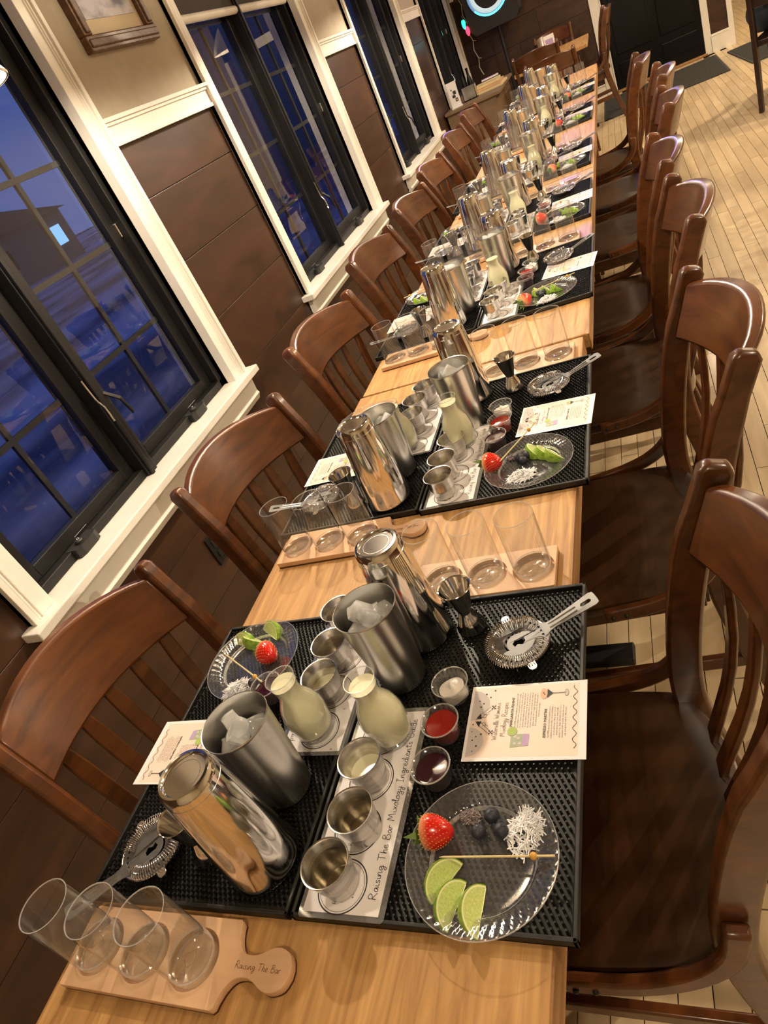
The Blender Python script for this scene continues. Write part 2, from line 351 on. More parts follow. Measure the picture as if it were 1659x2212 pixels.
def put_text(mb, txt, size, mat, x, y, z, align='LEFT', rot=0.0, **k):
    vs, fs = text_mesh(txt, size, mat, align, **k)
    mb.add(vs, fs, mat, Matrix.Translation((x, y, z)) @ Matrix.Rotation(rot, 4, 'Z'))
# handwritten stroke letters: strokes in a box where x-height = 1, caps = 2
GL = {
 'R': (1.5, [[(.1, 0), (.25, 2)], [(.1, 1.8), (.6, 2.1), (1.15, 1.7), (.8, 1.1), (.25, 1.0), (.7, .6), (1.4, -.1)]]),
 'T': (1.5, [[(0, 1.9), (.7, 2.0), (1.5, 2.05)], [(.75, 2.0), (.65, 1), (.6, 0)]]),
 'B': (1.4, [[(.1, 0), (.25, 2)], [(.1, 1.8), (.7, 2.1), (1.05, 1.6), (.3, 1.1), (1.1, .9), (1.1, .2), (.5, -.05), (.1, .15)]]),
 'M': (1.9, [[(.05, 0), (.35, 2.0), (.8, .7), (1.3, 2.0), (1.6, 0)]]),
 'I': (1.0, [[(.1, 2), (.9, 2)], [(.5, 2), (.45, 0)], [(0, 0), (.9, 0)]]),
 'G': (1.6, [[(1.3, 1.6), (.9, 2.05), (.3, 1.5), (.15, .6), (.6, 0), (1.2, .3), (1.3, .9), (.8, .9)]]),
 'W': (2.0, [[(.05, 2), (.35, 0), (.9, 1.5), (1.25, 0), (1.9, 2.1)]]),
 'a': (1.1, [[(.85, .8), (.5, 1), (.12, .6), (.2, .1), (.55, .1), (.85, .8), (.85, .1), (1.1, .15)]]),
 'b': (1.0, [[(.3, 2), (.12, .1), (.5, -.02), (.85, .5), (.5, .95), (.2, .5)]]),
 'c': (.9, [[(.75, .85), (.4, 1), (.1, .5), (.35, 0), (.9, .2)]]),
 'd': (1.1, [[(.8, .8), (.45, 1), (.1, .5), (.4, 0), (.8, .6), (.95, 2), (.85, .1), (1.1, .15)]]),
 'e': (.95, [[(.12, .5), (.65, .65), (.6, 1), (.25, .95), (.08, .4), (.4, 0), (.95, .3)]]),
 'g': (1.1, [[(.85, .8), (.5, 1), (.12, .6), (.3, .1), (.85, .8), (.75, -.6), (.35, -.9), (.2, -.5), (1.1, .2)]]),
 'h': (1.1, [[(.3, 2), (.1, 0), (.35, .8), (.7, .95), (.8, .1), (1.1, .1)]]),
 'i': (.6, [[(.15, .9), (.2, .1), (.6, .15)], [(.25, 1.4), (.28, 1.5)]]),
 'k': (1.0, [[(.3, 2), (.1, 0)], [(.8, 1), (.2, .5), (.9, 0)]]),
 'l': (.6, [[(.1, .3), (.45, 1.7), (.3, 2), (.15, 1), (.25, .05), (.6, .15)]]),
 'm': (1.7, [[(.1, 1), (.12, 0), (.35, .85), (.65, .9), (.68, 0), (.9, .85), (1.2, .9), (1.25, .1), (1.7, .15)]]),
 'n': (1.2, [[(.1, 1), (.12, 0), (.4, .9), (.75, .9), (.8, .1), (1.2, .15)]]),
 'o': (1.0, [[(.5, 1), (.1, .6), (.3, 0), (.8, .3), (.7, .95), (.45, .95), (1.0, .85)]]),
 'p': (1.0, [[(.1, 1), (.1, -.9)], [(.1, .6), (.5, 1), (.85, .5), (.4, 0), (.1, .3)]]),
 'r': (.85, [[(.1, 1), (.15, 0)], [(.15, .5), (.4, .95), (.85, .9)]]),
 's': (.85, [[(.7, .9), (.3, .95), (.25, .6), (.65, .35), (.5, 0), (.1, .1)]]),
 't': (.9, [[(.45, 1.8), (.35, .1), (.8, .1)], [(0, 1.15), (.9, 1.3)]]),
 'u': (1.1, [[(.1, 1), (.15, .1), (.6, .1), (.8, 1), (.85, .1), (1.1, .15)]]),
 'v': (1.0, [[(.1, 1), (.4, 0), (.85, 1.05)]]),
 'w': (1.4, [[(.1, 1), (.3, 0), (.65, .8), (.9, 0), (1.3, 1.05)]]),
 'x': (1.0, [[(.1, 1), (.85, 0)], [(.85, 1), (.1, 0)]]),
 'y': (1.1, [[(.1, 1), (.2, .2), (.7, .3)], [(.85, 1), (.6, -.7), (.25, -.9), (.2, -.4), (1.1, .2)]]),
 "'": (.4, [[(.2, 2.0), (.15, 1.7)]]), ' ': (.9, []),
}
def script(mb, txt, xh, mat, x, y, z, rot=0.0, wd=None, fit=None, k=3):
    total = sum(GL[c][0] for c in txt); sx = (fit / total) if fit else xh
    T = Matrix.Translation((x, y, z)) @ Matrix.Rotation(rot, 4, 'Z'); cx = 0
    for c in txt:
        adv, st = GL[c]
        for q in st:
            pts = catmull(q, k) if len(q) > 2 else q
            mb.ribbon([((cx + px) * sx, py * xh) for px, py in pts], wd or xh * 0.13, 0, mat, T)
        cx += adv
    return mb
# ------------------------------------------------------------------ floor
XW, YE = -1.14, 9.30
f = MB(); f.box((1.9, 5.0, -0.03), (6.4, 16.5, 0.04), 'floorbase')
floor = struct('floor', f)
PW = 0.057
pm = []
for k, L_ in enumerate((0.95, 0.62)):
    b = MB(); b.box((0, 0, 0), (PW - 0.0022, L_ - 0.003, 0.012), 'floor'); pm.append((b.mesh('plank', False), L_))
rest = MB(); nplank = 0; rnd = random.Random(3)
for i in range(int((5.0 + 1.14) / PW)):
    x = -1.14 + PW * (i + 0.5); y = -3.0 + rnd.random() * 0.9
    while y < 13.0:
        me, L_ = pm[1 if rnd.random() < 0.3 else 0]; yc = y + L_ / 2; y += L_
        if yc > YE and x < 1.56: continue
        zz = -0.0055 + rnd.random() * 0.0006
        if 0.30 < x < 1.95 and 0.1 < yc < 8.9 and nplank < 300:
            o = link('plank', me, floor, (x, yc, zz)); nplank += 1
        else: rest.box((x, yc, zz), (PW - 0.0022, L_ - 0.003, 0.012), 'floor')
o = link('strip_boards', rest.mesh('strip_boards', False), floor); o['kind'] = 'stuff'
# ------------------------------------------------------------------ left wall and its windows
WINS = [(0.75, 1.975, 0.66, 2.06), (2.955, 4.33, 2.865, 4.42), (5.26, 6.575, 5.17, 6.665), (7.49, 8.86, 7.40, 8.955)]
ZS, ZT = H - 0.10, H + 1.48         # sill top, head of the openings
b = MB(); ys = [-3.0] + [v for q in WINS for v in q[:2]] + [YE + 0.1]
for i in range(0, len(ys), 2): b.box((XW - 0.085, (ys[i] + ys[i + 1]) / 2, CEIL / 2), (0.13, ys[i + 1] - ys[i], CEIL), 'wallback')
for q in WINS:
    b.box((XW - 0.085, (q[0] + q[1]) / 2, (ZS - 0.03) / 2), (0.13, q[1] - q[0], ZS - 0.03), 'wallback')
    b.box((XW - 0.085, (q[0] + q[1]) / 2, (ZT + CEIL) / 2), (0.13, q[1] - q[0], CEIL - ZT), 'wallback')
wl = struct('wall_left', b)
SEAMS = [H + 0.785, H + 0.600, H + 0.360, H + 0.120, H - 0.120, H - 0.360, H - 0.600, 0.0]
def plank(parent, y0, y1, z0, z1, axis='y'):
    g = 0.0022; b = MB()
    if axis == 'y': b.box((0, 0, 0), (0.02, y1 - y0 - g, z1 - z0 - g), 'plank'); loc = (XW - 0.010, (y0 + y1) / 2, (z0 + z1) / 2)
    else: b.box((0, 0, 0), (y1 - y0 - g, 0.02, z1 - z0 - g), 'plank'); loc = ((y0 + y1) / 2, YE + 0.010, (z0 + z1) / 2)
    me = b.mesh('plank', False); link('plank', me, parent, loc, 0, 0.0012)
segs = [(-2.6, 0.67)] + [(WINS[i][3] - 0.01, WINS[i + 1][2] + 0.01) for i in range(3)] + [(WINS[3][3] - 0.01, YE)]
for a, c in segs:
    for i in range(4): plank(wl, a, c, SEAMS[i + 1], SEAMS[i])
for i in range(4, 7):
    cuts = [-2.6, -0.4, 1.62 + 0.5 * (i % 2), 3.9 - 0.45 * (i % 2), 6.1, 8.0 - 0.3 * (i % 2), YE]
    for a, c in zip(cuts, cuts[1:]): plank(wl, a, c, SEAMS[i + 1], SEAMS[i])
for n, (a, c) in enumerate(segs):
    u = MB(); u.box((XW - 0.012, (a + c) / 2, (H + 0.86 + CEIL) / 2), (0.022, c - a, CEIL - H - 0.86), 'beige')
    struct('plaster_panel', u, 0, wl)
    t = MB(); ym, ln = (a + c) / 2, c - a
    t.box((XW + 0.006, ym, H + 0.825), (0.022, ln, 0.085), 'trim'); t.box((XW + 0.013, ym, H + 0.864), (0.040, ln, 0.014), 'trim')
    t.box((XW + 0.010, ym, H + 0.852), (0.030, ln, 0.012), 'trim'); t.box((XW + 0.009, ym, H + 0.789), (0.028, ln, 0.014), 'trim')
    struct('trim_%d' % (n + 1), t, 0.0015)
def casing_bar(b, p0, p1, axis):
    """fluted flat casing 0.09 wide with a raised back band"""
    (ya, za), (yb, zb) = p0, p1
    b.box((XW + 0.010, (ya + yb) / 2, (za + zb) / 2), (0.020, abs(yb - ya), abs(zb - za)), 'trim')
def window(n, q):
    y0, y1, c0, c1 = q; root = sempty('window_%d' % n, (0, 0, 0)); ym = (y0 + y1) / 2
    P = lambda nm, b, bev=0.0, par=root: struct(nm, b, bev, par)
    for s, (a, c) in ((-1, (c0, y0)), (1, (y1, c1))):
        b = MB(); b.box((XW + 0.010, (a + c) / 2, (ZS + ZT + 0.10) / 2), (0.020, c - a, ZT + 0.10 - ZS), 'trim')
        e = c0 if s < 0 else c1
        b.box((XW + 0.017, e - s * 0.009, (ZS + ZT + 0.10) / 2), (0.034, 0.018, ZT + 0.10 - ZS), 'trim')
        b.box((XW + 0.013, e - s * 0.026, (ZS + ZT + 0.10) / 2), (0.028, 0.007, ZT + 0.10 - ZS), 'trim')
        b.box((XW + 0.012, e - s * 0.038, (ZS + ZT + 0.10) / 2), (0.027, 0.005, ZT + 0.10 - ZS), 'trim')
        i = y0 if s < 0 else y1
        b.box((XW - 0.022, i - s * (-0.006), (ZS + ZT) / 2), (0.050, 0.012, ZT - ZS), 'trim')
        P('casing', b, 0.002)
    b = MB(); b.box((XW + 0.010, ym, ZT + 0.045), (0.020, c1 - c0, 0.09), 'trim'); P('head_casing', b, 0.002)
    b = MB(); b.box((XW + 0.012, ym, ZS - 0.014), (0.105, c1 - c0 + 0.07, 0.028), 'trim'); b.box((XW - 0.042, ym, ZS - 0.010), (0.02, y1 - y0, 0.02), 'trim'); P('sill', b, 0.004)
    b = MB(); b.sweep([(XW + 0.024, ym, ZS - 0.030), (XW + 0.018, ym, ZS - 0.045), (XW + 0.014, ym, ZS - 0.095), (XW + 0.020, ym, ZS - 0.105), (XW + 0.008, ym, ZS - 0.125)], (0, 1, 0), c1 - c0, 0.024, 'trim'); P('apron', b, 0.001)
    b = MB(); xf = XW - 0.085
    for (a, c, z0, z1) in ((y0, y0 + 0.028, ZS, ZT), (y1 - 0.028, y1, ZS, ZT), (y0, y1, ZS, ZS + 0.030), (y0, y1, ZT - 0.03, ZT)):
        b.box((xf + 0.012, (a + c) / 2, (z0 + z1) / 2), (0.075, c - a, z1 - z0), 'black_frame')
    b.box((xf + 0.028, ym, (ZS + ZT) / 2), (0.07, 0.050, ZT - ZS), 'black_frame'); b.box((xf + 0.05, ym - 0.012, (ZS + ZT) / 2), (0.05, 0.016, ZT - ZS), 'black_frame')
    P('frame', b, 0.003)
    for k, (a, c) in enumerate(((y0 + 0.028, ym - 0.025), (ym + 0.025, y1 - 0.028))):
        st = 0.052; b = MB()
        for (a2, c2, z0, z1) in ((a, a + st, ZS + 0.03, ZT - 0.03), (c - st, c, ZS + 0.03, ZT - 0.03), (a + st, c - st, ZS + 0.03, ZS + 0.072), (a + st, c - st, ZT - 0.085, ZT - 0.03)):
            b.box((xf - 0.005, (a2 + c2) / 2, (z0 + z1) / 2), (0.040, c2 - a2, z1 - z0), 'black_frame')
        sh = P('sash', b, 0.002)
        zs0, zs1 = ZS + 0.072, ZT - 0.085; g = MB()
        g.add([(xf, a + st, zs0), (xf, c - st, zs0), (xf, c - st, zs1), (xf, a + st, zs1)], [(0, 1, 2, 3)], 'pane'); P('glass_pane', g, 0, sh)
        g = MB(); m_ = (a + c) / 2; g.box((xf - 0.012, m_, (zs0 + zs1) / 2), (0.012, 0.018, zs1 - zs0), 'greybar')
        for zz in (H + 0.247, H + 0.535, H + 0.815, H + 1.10): g.box((xf - 0.012, m_, zz), (0.0125, c - a - 2 * st, 0.018), 'greybar')
        P('grille', g, 0, sh)
        yc = m_ + (-0.08 if k == 0 else 0.06); g = MB(); xx = XW - 0.036
        g.prism([(-0.022, -0.05), (0.018, -0.05), (0.026, -0.03), (0.026, 0.03), (0.018, 0.05), (-0.022, 0.05)], 0, 0.030, 'crank', None, Matrix.Translation((xx, yc, ZS + 0.001)))
        g.lathe([(0.0, 0.012), (0.012, 0.012), (0.014, 0.008), (0.014, 0)], 'crank', 16, Matrix.Translation((xx + 0.004, yc - 0.01, ZS + 0.030)))
        cr = P('crank_operator', g, 0.003)
        g = MB(); g.lathe([(0.0, 0.006), (0.0045, 0.005), (0.005, 0)], 'chrome', 10, Matrix.Translation((xx + 0.004, yc - 0.01, ZS + 0.042))); struct('screw', g, 0, cr, smooth=True, label='bright screw')
        g = MB(); T = Matrix.Translation((xf + 0.0145, yc + 0.045, ZS + 0.036)) @ Matrix.Rotation(pi / 2, 4, 'Z') @ Matrix.Rotation(R(55), 4, 'X')
        g.add([(-0.03, 0, 0.001), (0.03, 0, 0.001), (0.03, 0.017, 0.001), (-0.03, 0.017, 0.001)], [(0, 1, 2, 3)], 'paper', T)
        vs, fs = text_mesh('ANDERSEN', 0.0105, 'ink', 'CENTER', bold=0.0002); g.add(vs, fs, 'ink', T @ Matrix.Translation((0, 0.005, 0.0016)))
        struct('sticker', g, 0, cr, label='white maker sticker')
    g = MB(); yy = ym - 0.030
    g.tube(catmull([(xf + 0.065, yy, H + 0.27), (xf + 0.068, yy + 0.002, H + 0.20), (xf + 0.082, yy, H + 0.165), (xf + 0.086, yy - 0.004, H + 0.12)], 4), [0.0035] * 12 + [0.005], 'chrome', 8)
    P('lock_lever', g)
    g = MB(); g.sweep([(xf + 0.06, ym + 0.02, H + 0.20), (xf + 0.085, ym + 0.045, H + 0.16), (xf + 0.09, ym + 0.055, H + 0.10)], (0, 0.7, 0.7), 0.012, 0.008, 'black_frame'); P('lock_hook', g, 0.002)
    for yy in (y0 + 0.035, ym + 0.03, y1 - 0.035):
        g = MB(); g.box((xf + 0.02, yy, H + 0.56), (0.012, 0.010, 0.05), 'chrome'); P('sash_latch', g, 0.003)
    if n == 2:
        g = MB(); g.box((XW - 0.035, ym, (H + 1.13 + ZT) / 2), (0.004, y1 - y0 - 0.03, ZT - H - 1.13), 'shade'); sd = P('roller_shade', g)
        g = MB(); g.tube([(XW - 0.035, y0 + 0.013, H + 1.115), (XW - 0.035, y1 - 0.013, H + 1.115)], 0.018, 'trim', 14); struct('bottom_rail', g, 0, sd, smooth=True, label='cream bottom rail')
for n, q in enumerate(WINS): window(n + 1, q)
# ------------------------------------------------------------------ end wall, door, sidelight
b = MB(); b.box((-0.4, YE + 0.09, CEIL / 2), (1.56, 0.14, CEIL), 'wallback'); b.box((0.96, YE + 0.09, (2.10 + CEIL) / 2), (1.26, 0.14, CEIL - 2.10), 'wallback')
b.box((1.475, YE + 0.09, 1.05), (0.23, 0.14, 2.1), 'wallback')
we = struct('wall_end', b)
zs = [0.0, H - 0.60, H - 0.36, H - 0.12, H + 0.12, H + 0.36, H + 0.60, H + 0.84, H + 1.08, H + 1.32, H + 1.56, H + 1.80, CEIL]
for i in range(len(zs) - 1):
    cc = -0.55 + 0.5 * ((i * 7) % 3) / 2
    for a, c in ((XW, cc), (cc, 0.25)): plank(we, a, c, zs[i], zs[i + 1], 'x')
b = MB(); b.box((0.30, YE - 0.008, 1.06), (0.115, 0.035, 2.12), 'trim'); b.box((0.352, YE - 0.012, 1.06), (0.014, 0.045, 2.12), 'trim'); struct('trim_6', b, 0.003)
b = MB(); b.box((1.325, YE - 0.008, 1.06), (0.07, 0.035, 2.12), 'trim'); b.box((1.56, YE - 0.008, 1.06), (0.05, 0.035, 2.12), 'trim')
b.box((1.445, YE - 0.008, 0.08), (0.19, 0.035, 0.16), 'trim'); b.box((1.445, YE - 0.015, 0.165), (0.18, 0.03, 0.02), 'trim'); struct('trim_7', b, 0.003)
b = MB(); b.box((1.445, YE + 0.005, 1.15), (0.17, 0.012, 1.95), 'plank'); struct('window_5', b, label='dark narrow side panel beside the door')
b = MB(); b.box((0.83, YE - 0.008, 2.13), (1.0, 0.035, 0.10), 'trim'); struct('trim_8', b, 0.003)
d = sempty('door_1')
b = MB(); b.box((0.835, YE + 0.02, 1.045), (0.92, 0.04, 2.05), 'black_door'); dd = struct('door_leaf', b, 0.003, d)
for cx in (0.605, 1.06):
    for z0, z1 in ((0.12, 0.28), (0.36, 1.0), (1.1, 1.95)):
        b = MB(); b.box((cx, YE - 0.002, (z0 + z1) / 2), (0.36, 0.012, z1 - z0), 'black_door'); struct('raised_panel', b, 0.008, dd)
b = MB(); b.tube([(1.22, YE - 0.005, 1.0), (1.22, YE - 0.05, 1.0), (1.12, YE - 0.05, 1.0)], 0.009, 'chrome', 10); struct('door_handle', b, 0, dd, smooth=True)
b = MB(); b.box((0.835, YE - 0.03, 0.012), (0.94, 0.07, 0.02), 'table_edge'); struct('threshold', b, 0.003, d)
b = MB(); b.box((-0.45, YE - 0.010, 0.065), (1.38, 0.020, 0.13), 'trim'); b.box((-0.45, YE - 0.014, 0.135), (1.38, 0.028, 0.014), 'trim'); struct('baseboard_end', b, 0.002)
b = MB(); b.box((1.56, 11.1, CEIL / 2), (0.06, 3.5, CEIL), 'cream'); struct('wall_hall', b)
b = MB(); b.box((3.3, 12.9, CEIL / 2), (3.5, 0.1, CEIL), 'cream'); struct('wall_far', b)
b = MB(); b.box((5.05, 5.0, CEIL / 2), (0.1, 16.2, CEIL), 'cream'); struct('wall_right', b)
b = MB(); b.box((1.9, -3.05, CEIL / 2), (6.4, 0.1, CEIL), 'cream'); struct('wall_back', b)
b = MB(); b.box((1.9, 5.0, CEIL + 0.05), (6.6, 16.4, 0.1), 'ceil'); struct('ceiling', b)
# ------------------------------------------------------------------ outdoors at dusk
b = MB(); b.box((-40, 10, -0.72), (77, 120, 0.2), 'snow'); struct('ground_outside', b)
def house(x, y, sx, sy, h, label, lit):
    r = bpy.data.objects.new('house', None); COL.objects.link(r); r.location = (x, y, -0.62); tag(r, label, 'house')
    b = MB(); b.box((0, 0, h / 2), (sx, sy, h), 'siding'); link('wall', b.mesh('wall', False), r)
    b = MB(); b.add([(-sx / 2 - .3, -sy / 2 - .3, h), (sx / 2 + .3, -sy / 2 - .3, h), (sx / 2 + .3, sy / 2 + .3, h), (-sx / 2 - .3, sy / 2 + .3, h), (0, -sy / 2 - .3, h + 1.3), (0, sy / 2 + .3, h + 1.3)],
                    [(0, 1, 4), (1, 2, 5, 4), (2, 3, 5), (3, 0, 4, 5), (3, 2, 1, 0)], 'roof'); link('roof', b.mesh('roof', False), r)
    for k in range(lit):
        b = MB(); b.box((0, 0, 0), (0.08, 1.1, 1.0), 'litwin' if k % 2 == 0 else 'black_frame'); link('house_window', b.mesh('house_window', False), r, (sx / 2 + 0.02, -sy / 2 + (k + 0.7) * sy / lit, h * 0.55))
house(-34, 24, 9, 22, 2.6, 'long low grey house seen through the nearest window', 5)
house(-14, 34, 6, 22, 5.5, 'tall dark building added to block dusk sky beyond the second window', 2)  # added building: hides the blue sky so the second window looks dark
r = bpy.data.objects.new('car', None); COL.objects.link(r); r.location = (-17, 11.2, -0.62); r.rotation_euler = (0, 0, R(80)); tag(r, 'blue car parked on snow outside the nearest window', 'car')
b = MB(); T = Matrix.Rotation(pi / 2, 4, 'X')
b.prism([(-2.2, .35), (2.2, .35), (2.25, .8), (1.2, .95), (.6, 1.45), (-.9, 1.5), (-1.6, .98), (-2.2, .9)], -0.85, 0.85, 'car', None, T); link('body', b.mesh('body', False), r, bevel=0.06)
b = MB(); b.prism([(1.05, .97), (.55, 1.4), (-.85, 1.44), (-1.4, 1.0)], -0.87, 0.87, 'litwin', None, T); link('car_window', b.mesh('car_window', False), r)
for sx in (-1.4, 1.4):
    for sy in (-.8, .8):
        b = MB(); b.lathe([(0, -.1), (.33, -.1), (.33, .1), (0, .1)], 'tyre', 20, T); link('wheel', b.mesh('wheel'), r, (sx, sy, .33))
# ------------------------------------------------------------------ chairs
def make_chair():
    K = 'chair'
    path = catmull([(-.305, 0, 0), (-.240, 0, .24), (-.205, 0, .44), (-.214, 0, .58), (-.250, 0, .75), (-.300, 0, .886)], 4)
    XP = lambda z: np.interp(z, [p[2] for p in path], [p[0] for p in path])
    sd = MB(); outline = []
    for a, c in [(-.215, -.165), (-.20, -.195), (-.10, -.212), (.05, -.214), (.14, -.205), (.168, -.17), (.180, -.08), (.182, 0)]: outline.append((a, c))
    outline += [(a, -c) for a, c in outline[-2::-1]] + [(-.243, .10), (-.252, 0), (-.243, -.10)]
    outline = catmull(outline, 3, True)
    n = len(outline); lv = [(0.97, .420), (1.0, .426), (1.0, .446), (.985, .453), (.93, .4555), (.75, .452), (.45, .447), (.15, .4455)]
    vs = [(x * s_, y * s_, z) for s_, z in lv for x, y in outline]; fs = [tuple(range(n))[::-1], tuple((len(lv) - 1) * n + k for k in range(n))]
    for i in range(len(lv) - 1):
        for k in range(n): fs.append((i * n + k, i * n + (k + 1) % n, (i + 1) * n + (k + 1) % n, (i + 1) * n + k))
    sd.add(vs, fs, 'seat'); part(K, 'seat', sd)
    a = MB()
    for c, d in (((-.012, .165, .392), (.33, .02, .055)), ((-.012, -.165, .392), (.33, .02, .055)), ((.150, 0, .392), (.02, .33, .055)), ((-.175, 0, .392), (.02, .33, .055))): a.box(c, d, 'chair')
    part(K, 'apron', a, bevel=0.003)
    for s in (-1, 1):
        p = [(x, s * (.188 + .008 * max(0, z - .45)), z) for x, _, z in path]
        m_ = MB(); m = len(p); m_.sweep(p + [(p[-1][0] - .004, p[-1][1], p[-1][2] + .012)], (0, 1, 0), [.027] * m + [.019], [.050 if 0.2 < q[2] < .8 else .044 for q in p] + [.026], 'chair')
        part(K, 'rear_post', m_, bevel=0.006)
        l = MB(); l.sweep([(.140, s * .155, .42), (.145, s * .165, .2), (.150, s * .172, 0)], (0, 1, 0), [.040, .034, .026], [.040, .034, .026], 'chair'); part(K, 'front_leg', l, bevel=0.004)
        l = MB(); l.sweep([(.145, s * .162, .19), (-.245, s * .186, .21)], (0, 0, 1), .032, .018, 'chair'); part(K, 'side_stretcher', l, bevel=0.004)
        h = MB(); h.sweep(catmull([(-.212, s * .212, .575), (-.198, s * .216, .515), (-.155, s * .222, .472), (-.085, s * .226, .447), (.01, s * .224, .438)], 4), (0, 1, 0), .018, [.030] * 17, 'chair')
        part(K, 'hip_brace', h, bevel=0.005)
        h = MB()
        for xx in (-.03, -.005): h.ball((xx, s * .234, .439), .0045, 'iron', 8, 6)
        part(K, 'brace_screws', h)
    l = MB(); l.sweep([(.147, -.165, .27), (.147, .165, .27)], (0, 0, 1), .032, .018, 'chair'); part(K, 'front_stretcher', l, bevel=0.004)
    # crest: strongly bowed in plan, follows the lean of the posts
    c = MB(); N_ = 14; vs = []; sag = .058
    arc = lambda y: -sag * (1 - (y / .18) ** 2)
    for i in range(N_ + 1):
        y = -.178 + .356 * i / N_; hgt = .026 * (1 - (y / .18) ** 2)
        for z, th in ((.768, 0), (.872 + hgt, 0), (.872 + hgt, 1), (.768, 1)): vs.append((XP(z) + arc(y) + (.013 if th else -.013), y, z))
    fs = [(3, 2, 1, 0), tuple(N_ * 4 + k for k in range(4))]
    for i in range(N_):
        for k in range(4): fs.append((i * 4 + k, i * 4 + (k + 1) % 4, i * 4 + 4 + (k + 1) % 4, i * 4 + 4 + k))
    c.add(vs, fs, 'chair'); part(K, 'crest_rail', c, bevel=0.006)
    for j in range(5):
        y = -.13 + .065 * j; yb = y * .86
        s_ = MB(); pts = []
        for t in range(7):
            u = t / 6; z = .445 + u * .330; yy = yb + (y - yb) * u
            x0 = -.212 - .006 + (1 - (yb / .18) ** 2) * -.008; x1 = XP(.775) + arc(y)
            pts.append((x0 + (x1 - x0) * (u ** 1.25) - .022 * sin(pi * u), yy, z))
        s_.sweep(pts, (0, 1, 0), [.034, .031, .028, .028, .029, .029, .024], .012, 'chair'); part(K, 'back_slat', s_, bevel=0.003)
make_chair()
ORD = ['nearest', 'second', 'third', 'fourth', 'fifth', 'sixth', 'seventh', 'eighth']
# right chairs: back-post mid point at the top (x, y)
for i, (x, y, rz) in enumerate([(.508, .320, 3), (.550, .966, 6), (.556, 1.633, 3), (.534, 2.177, 2), (.600, 2.93, 0), (.618, 3.56, 0), (.545, 4.20, 0)]):
    a = pi + R(rz); loc = (x - .302 * cos(R(rz)), y - .302 * sin(R(rz)), 0)
    spawn('chair', 'dining_chair', 'dark-stained slat-back wooden chair, %s from the camera on the aisle side' % ORD[i], 'chair', loc, a, 'chairs along the aisle side of the long table')
for i, (x, y, rz) in enumerate([(-.530, .345, 13), (-.505, .965, 14), (-.500, 1.645, 11), (-.53, 2.37, 8), (-.505, 2.995, 6), (-.54, 3.69, 5), (-.55, 4.50, 4), (-.56, 5.25, 4)]):
    a = -R(rz); loc = (x + .302 * cos(a), y + .302 * sin(a), 0)
    spawn('chair', 'dining_chair', 'dark-stained slat-back wooden chair, %s from the camera on the window side' % ORD[i], 'chair', loc, a, 'chairs along the window side of the long table')
spawn('chair', 'dining_chair', 'brown wooden chair turned with its back to the long table, beyond its far end', 'chair', (-.03, 6.62, 0), pi / 2 - .05, 'chairs at the far end')
spawn('chair', 'dining_chair', 'dark wooden chair drawn up to the small light wooden table by the far wall', 'chair', (-.20, 7.25, 0), pi / 2 + .02, 'chairs at the far end', sc=(1, 1, 1.05))
spawn('chair', 'dining_chair', 'dark wooden chair behind the small table, against the far plank wall', 'chair', (-.16, 8.60, 0), -pi / 2, 'chairs at the far end')
spawn('chair', 'dining_chair', 'dark wooden chair seen in profile in front of the black door', 'chair', (.10, 8.0, 0), pi + .05, 'chairs at the far end', sc=(1, 1, 1.05))
# ------------------------------------------------------------------ long table: four tables end to end
ZT_ = H - 0.0125
def long_table(x0, x1, y0, y1, label):
    r = bpy.data.objects.new('dining_table', None); COL.objects.link(r); r.location = ((x0 + x1) / 2, (y0 + y1) / 2, 0)
    tag(r, label, 'table', 'tables pushed end to end'); sx, sy = x1 - x0, y1 - y0
    b = MB(); b.box((0, 0, ZT_ - .018), (sx - .004, sy - .003, .036), 'table'); link('table_top', b.mesh('table_top', False), r, bevel=0.003)
    b = MB()
    b.box((sx / 2 - .002, 0, ZT_ - .021), (.004, sy - .004, .0395), 'table_edge'); b.box((-sx / 2 + .002, 0, ZT_ - .021), (.004, sy - .004, .0395), 'table_edge')
    link('edge_band', b.mesh('edge_band', False), r)
    for s in (-1, 1):
        b = MB(); b.lathe([(.038, .02), (.038, ZT_ - .05)], 'iron', 20); c = link('pedestal', b.mesh('pedestal'), r, (0, s * sy * .32, 0))
        b = MB(); b.box((0, 0, .012), (.50, .06, .024), 'iron'); b.box((0, 0, .012), (.06, .40, .024), 'iron'); link('foot_cross', b.mesh('foot_cross', False), c, bevel=.004)
        b = MB(); b.box((0, 0, ZT_ - .045), (.3, .3, .012), 'iron'); link('mounting_plate', b.mesh('mounting_plate', False), c)
long_table(-.300, .288, -.42, 1.285, 'light wooden table top nearest the camera, carrying the first two pairs of settings')
long_table(-.296, .302, 1.290, 2.83, 'light wooden table second from the camera in the long row')
long_table(-.296, .302, 2.835, 4.35, 'light wooden table third from the camera in the long row')
long_table(-.296, .302, 4.355, 5.86, 'light wooden table at the far end of the long row')
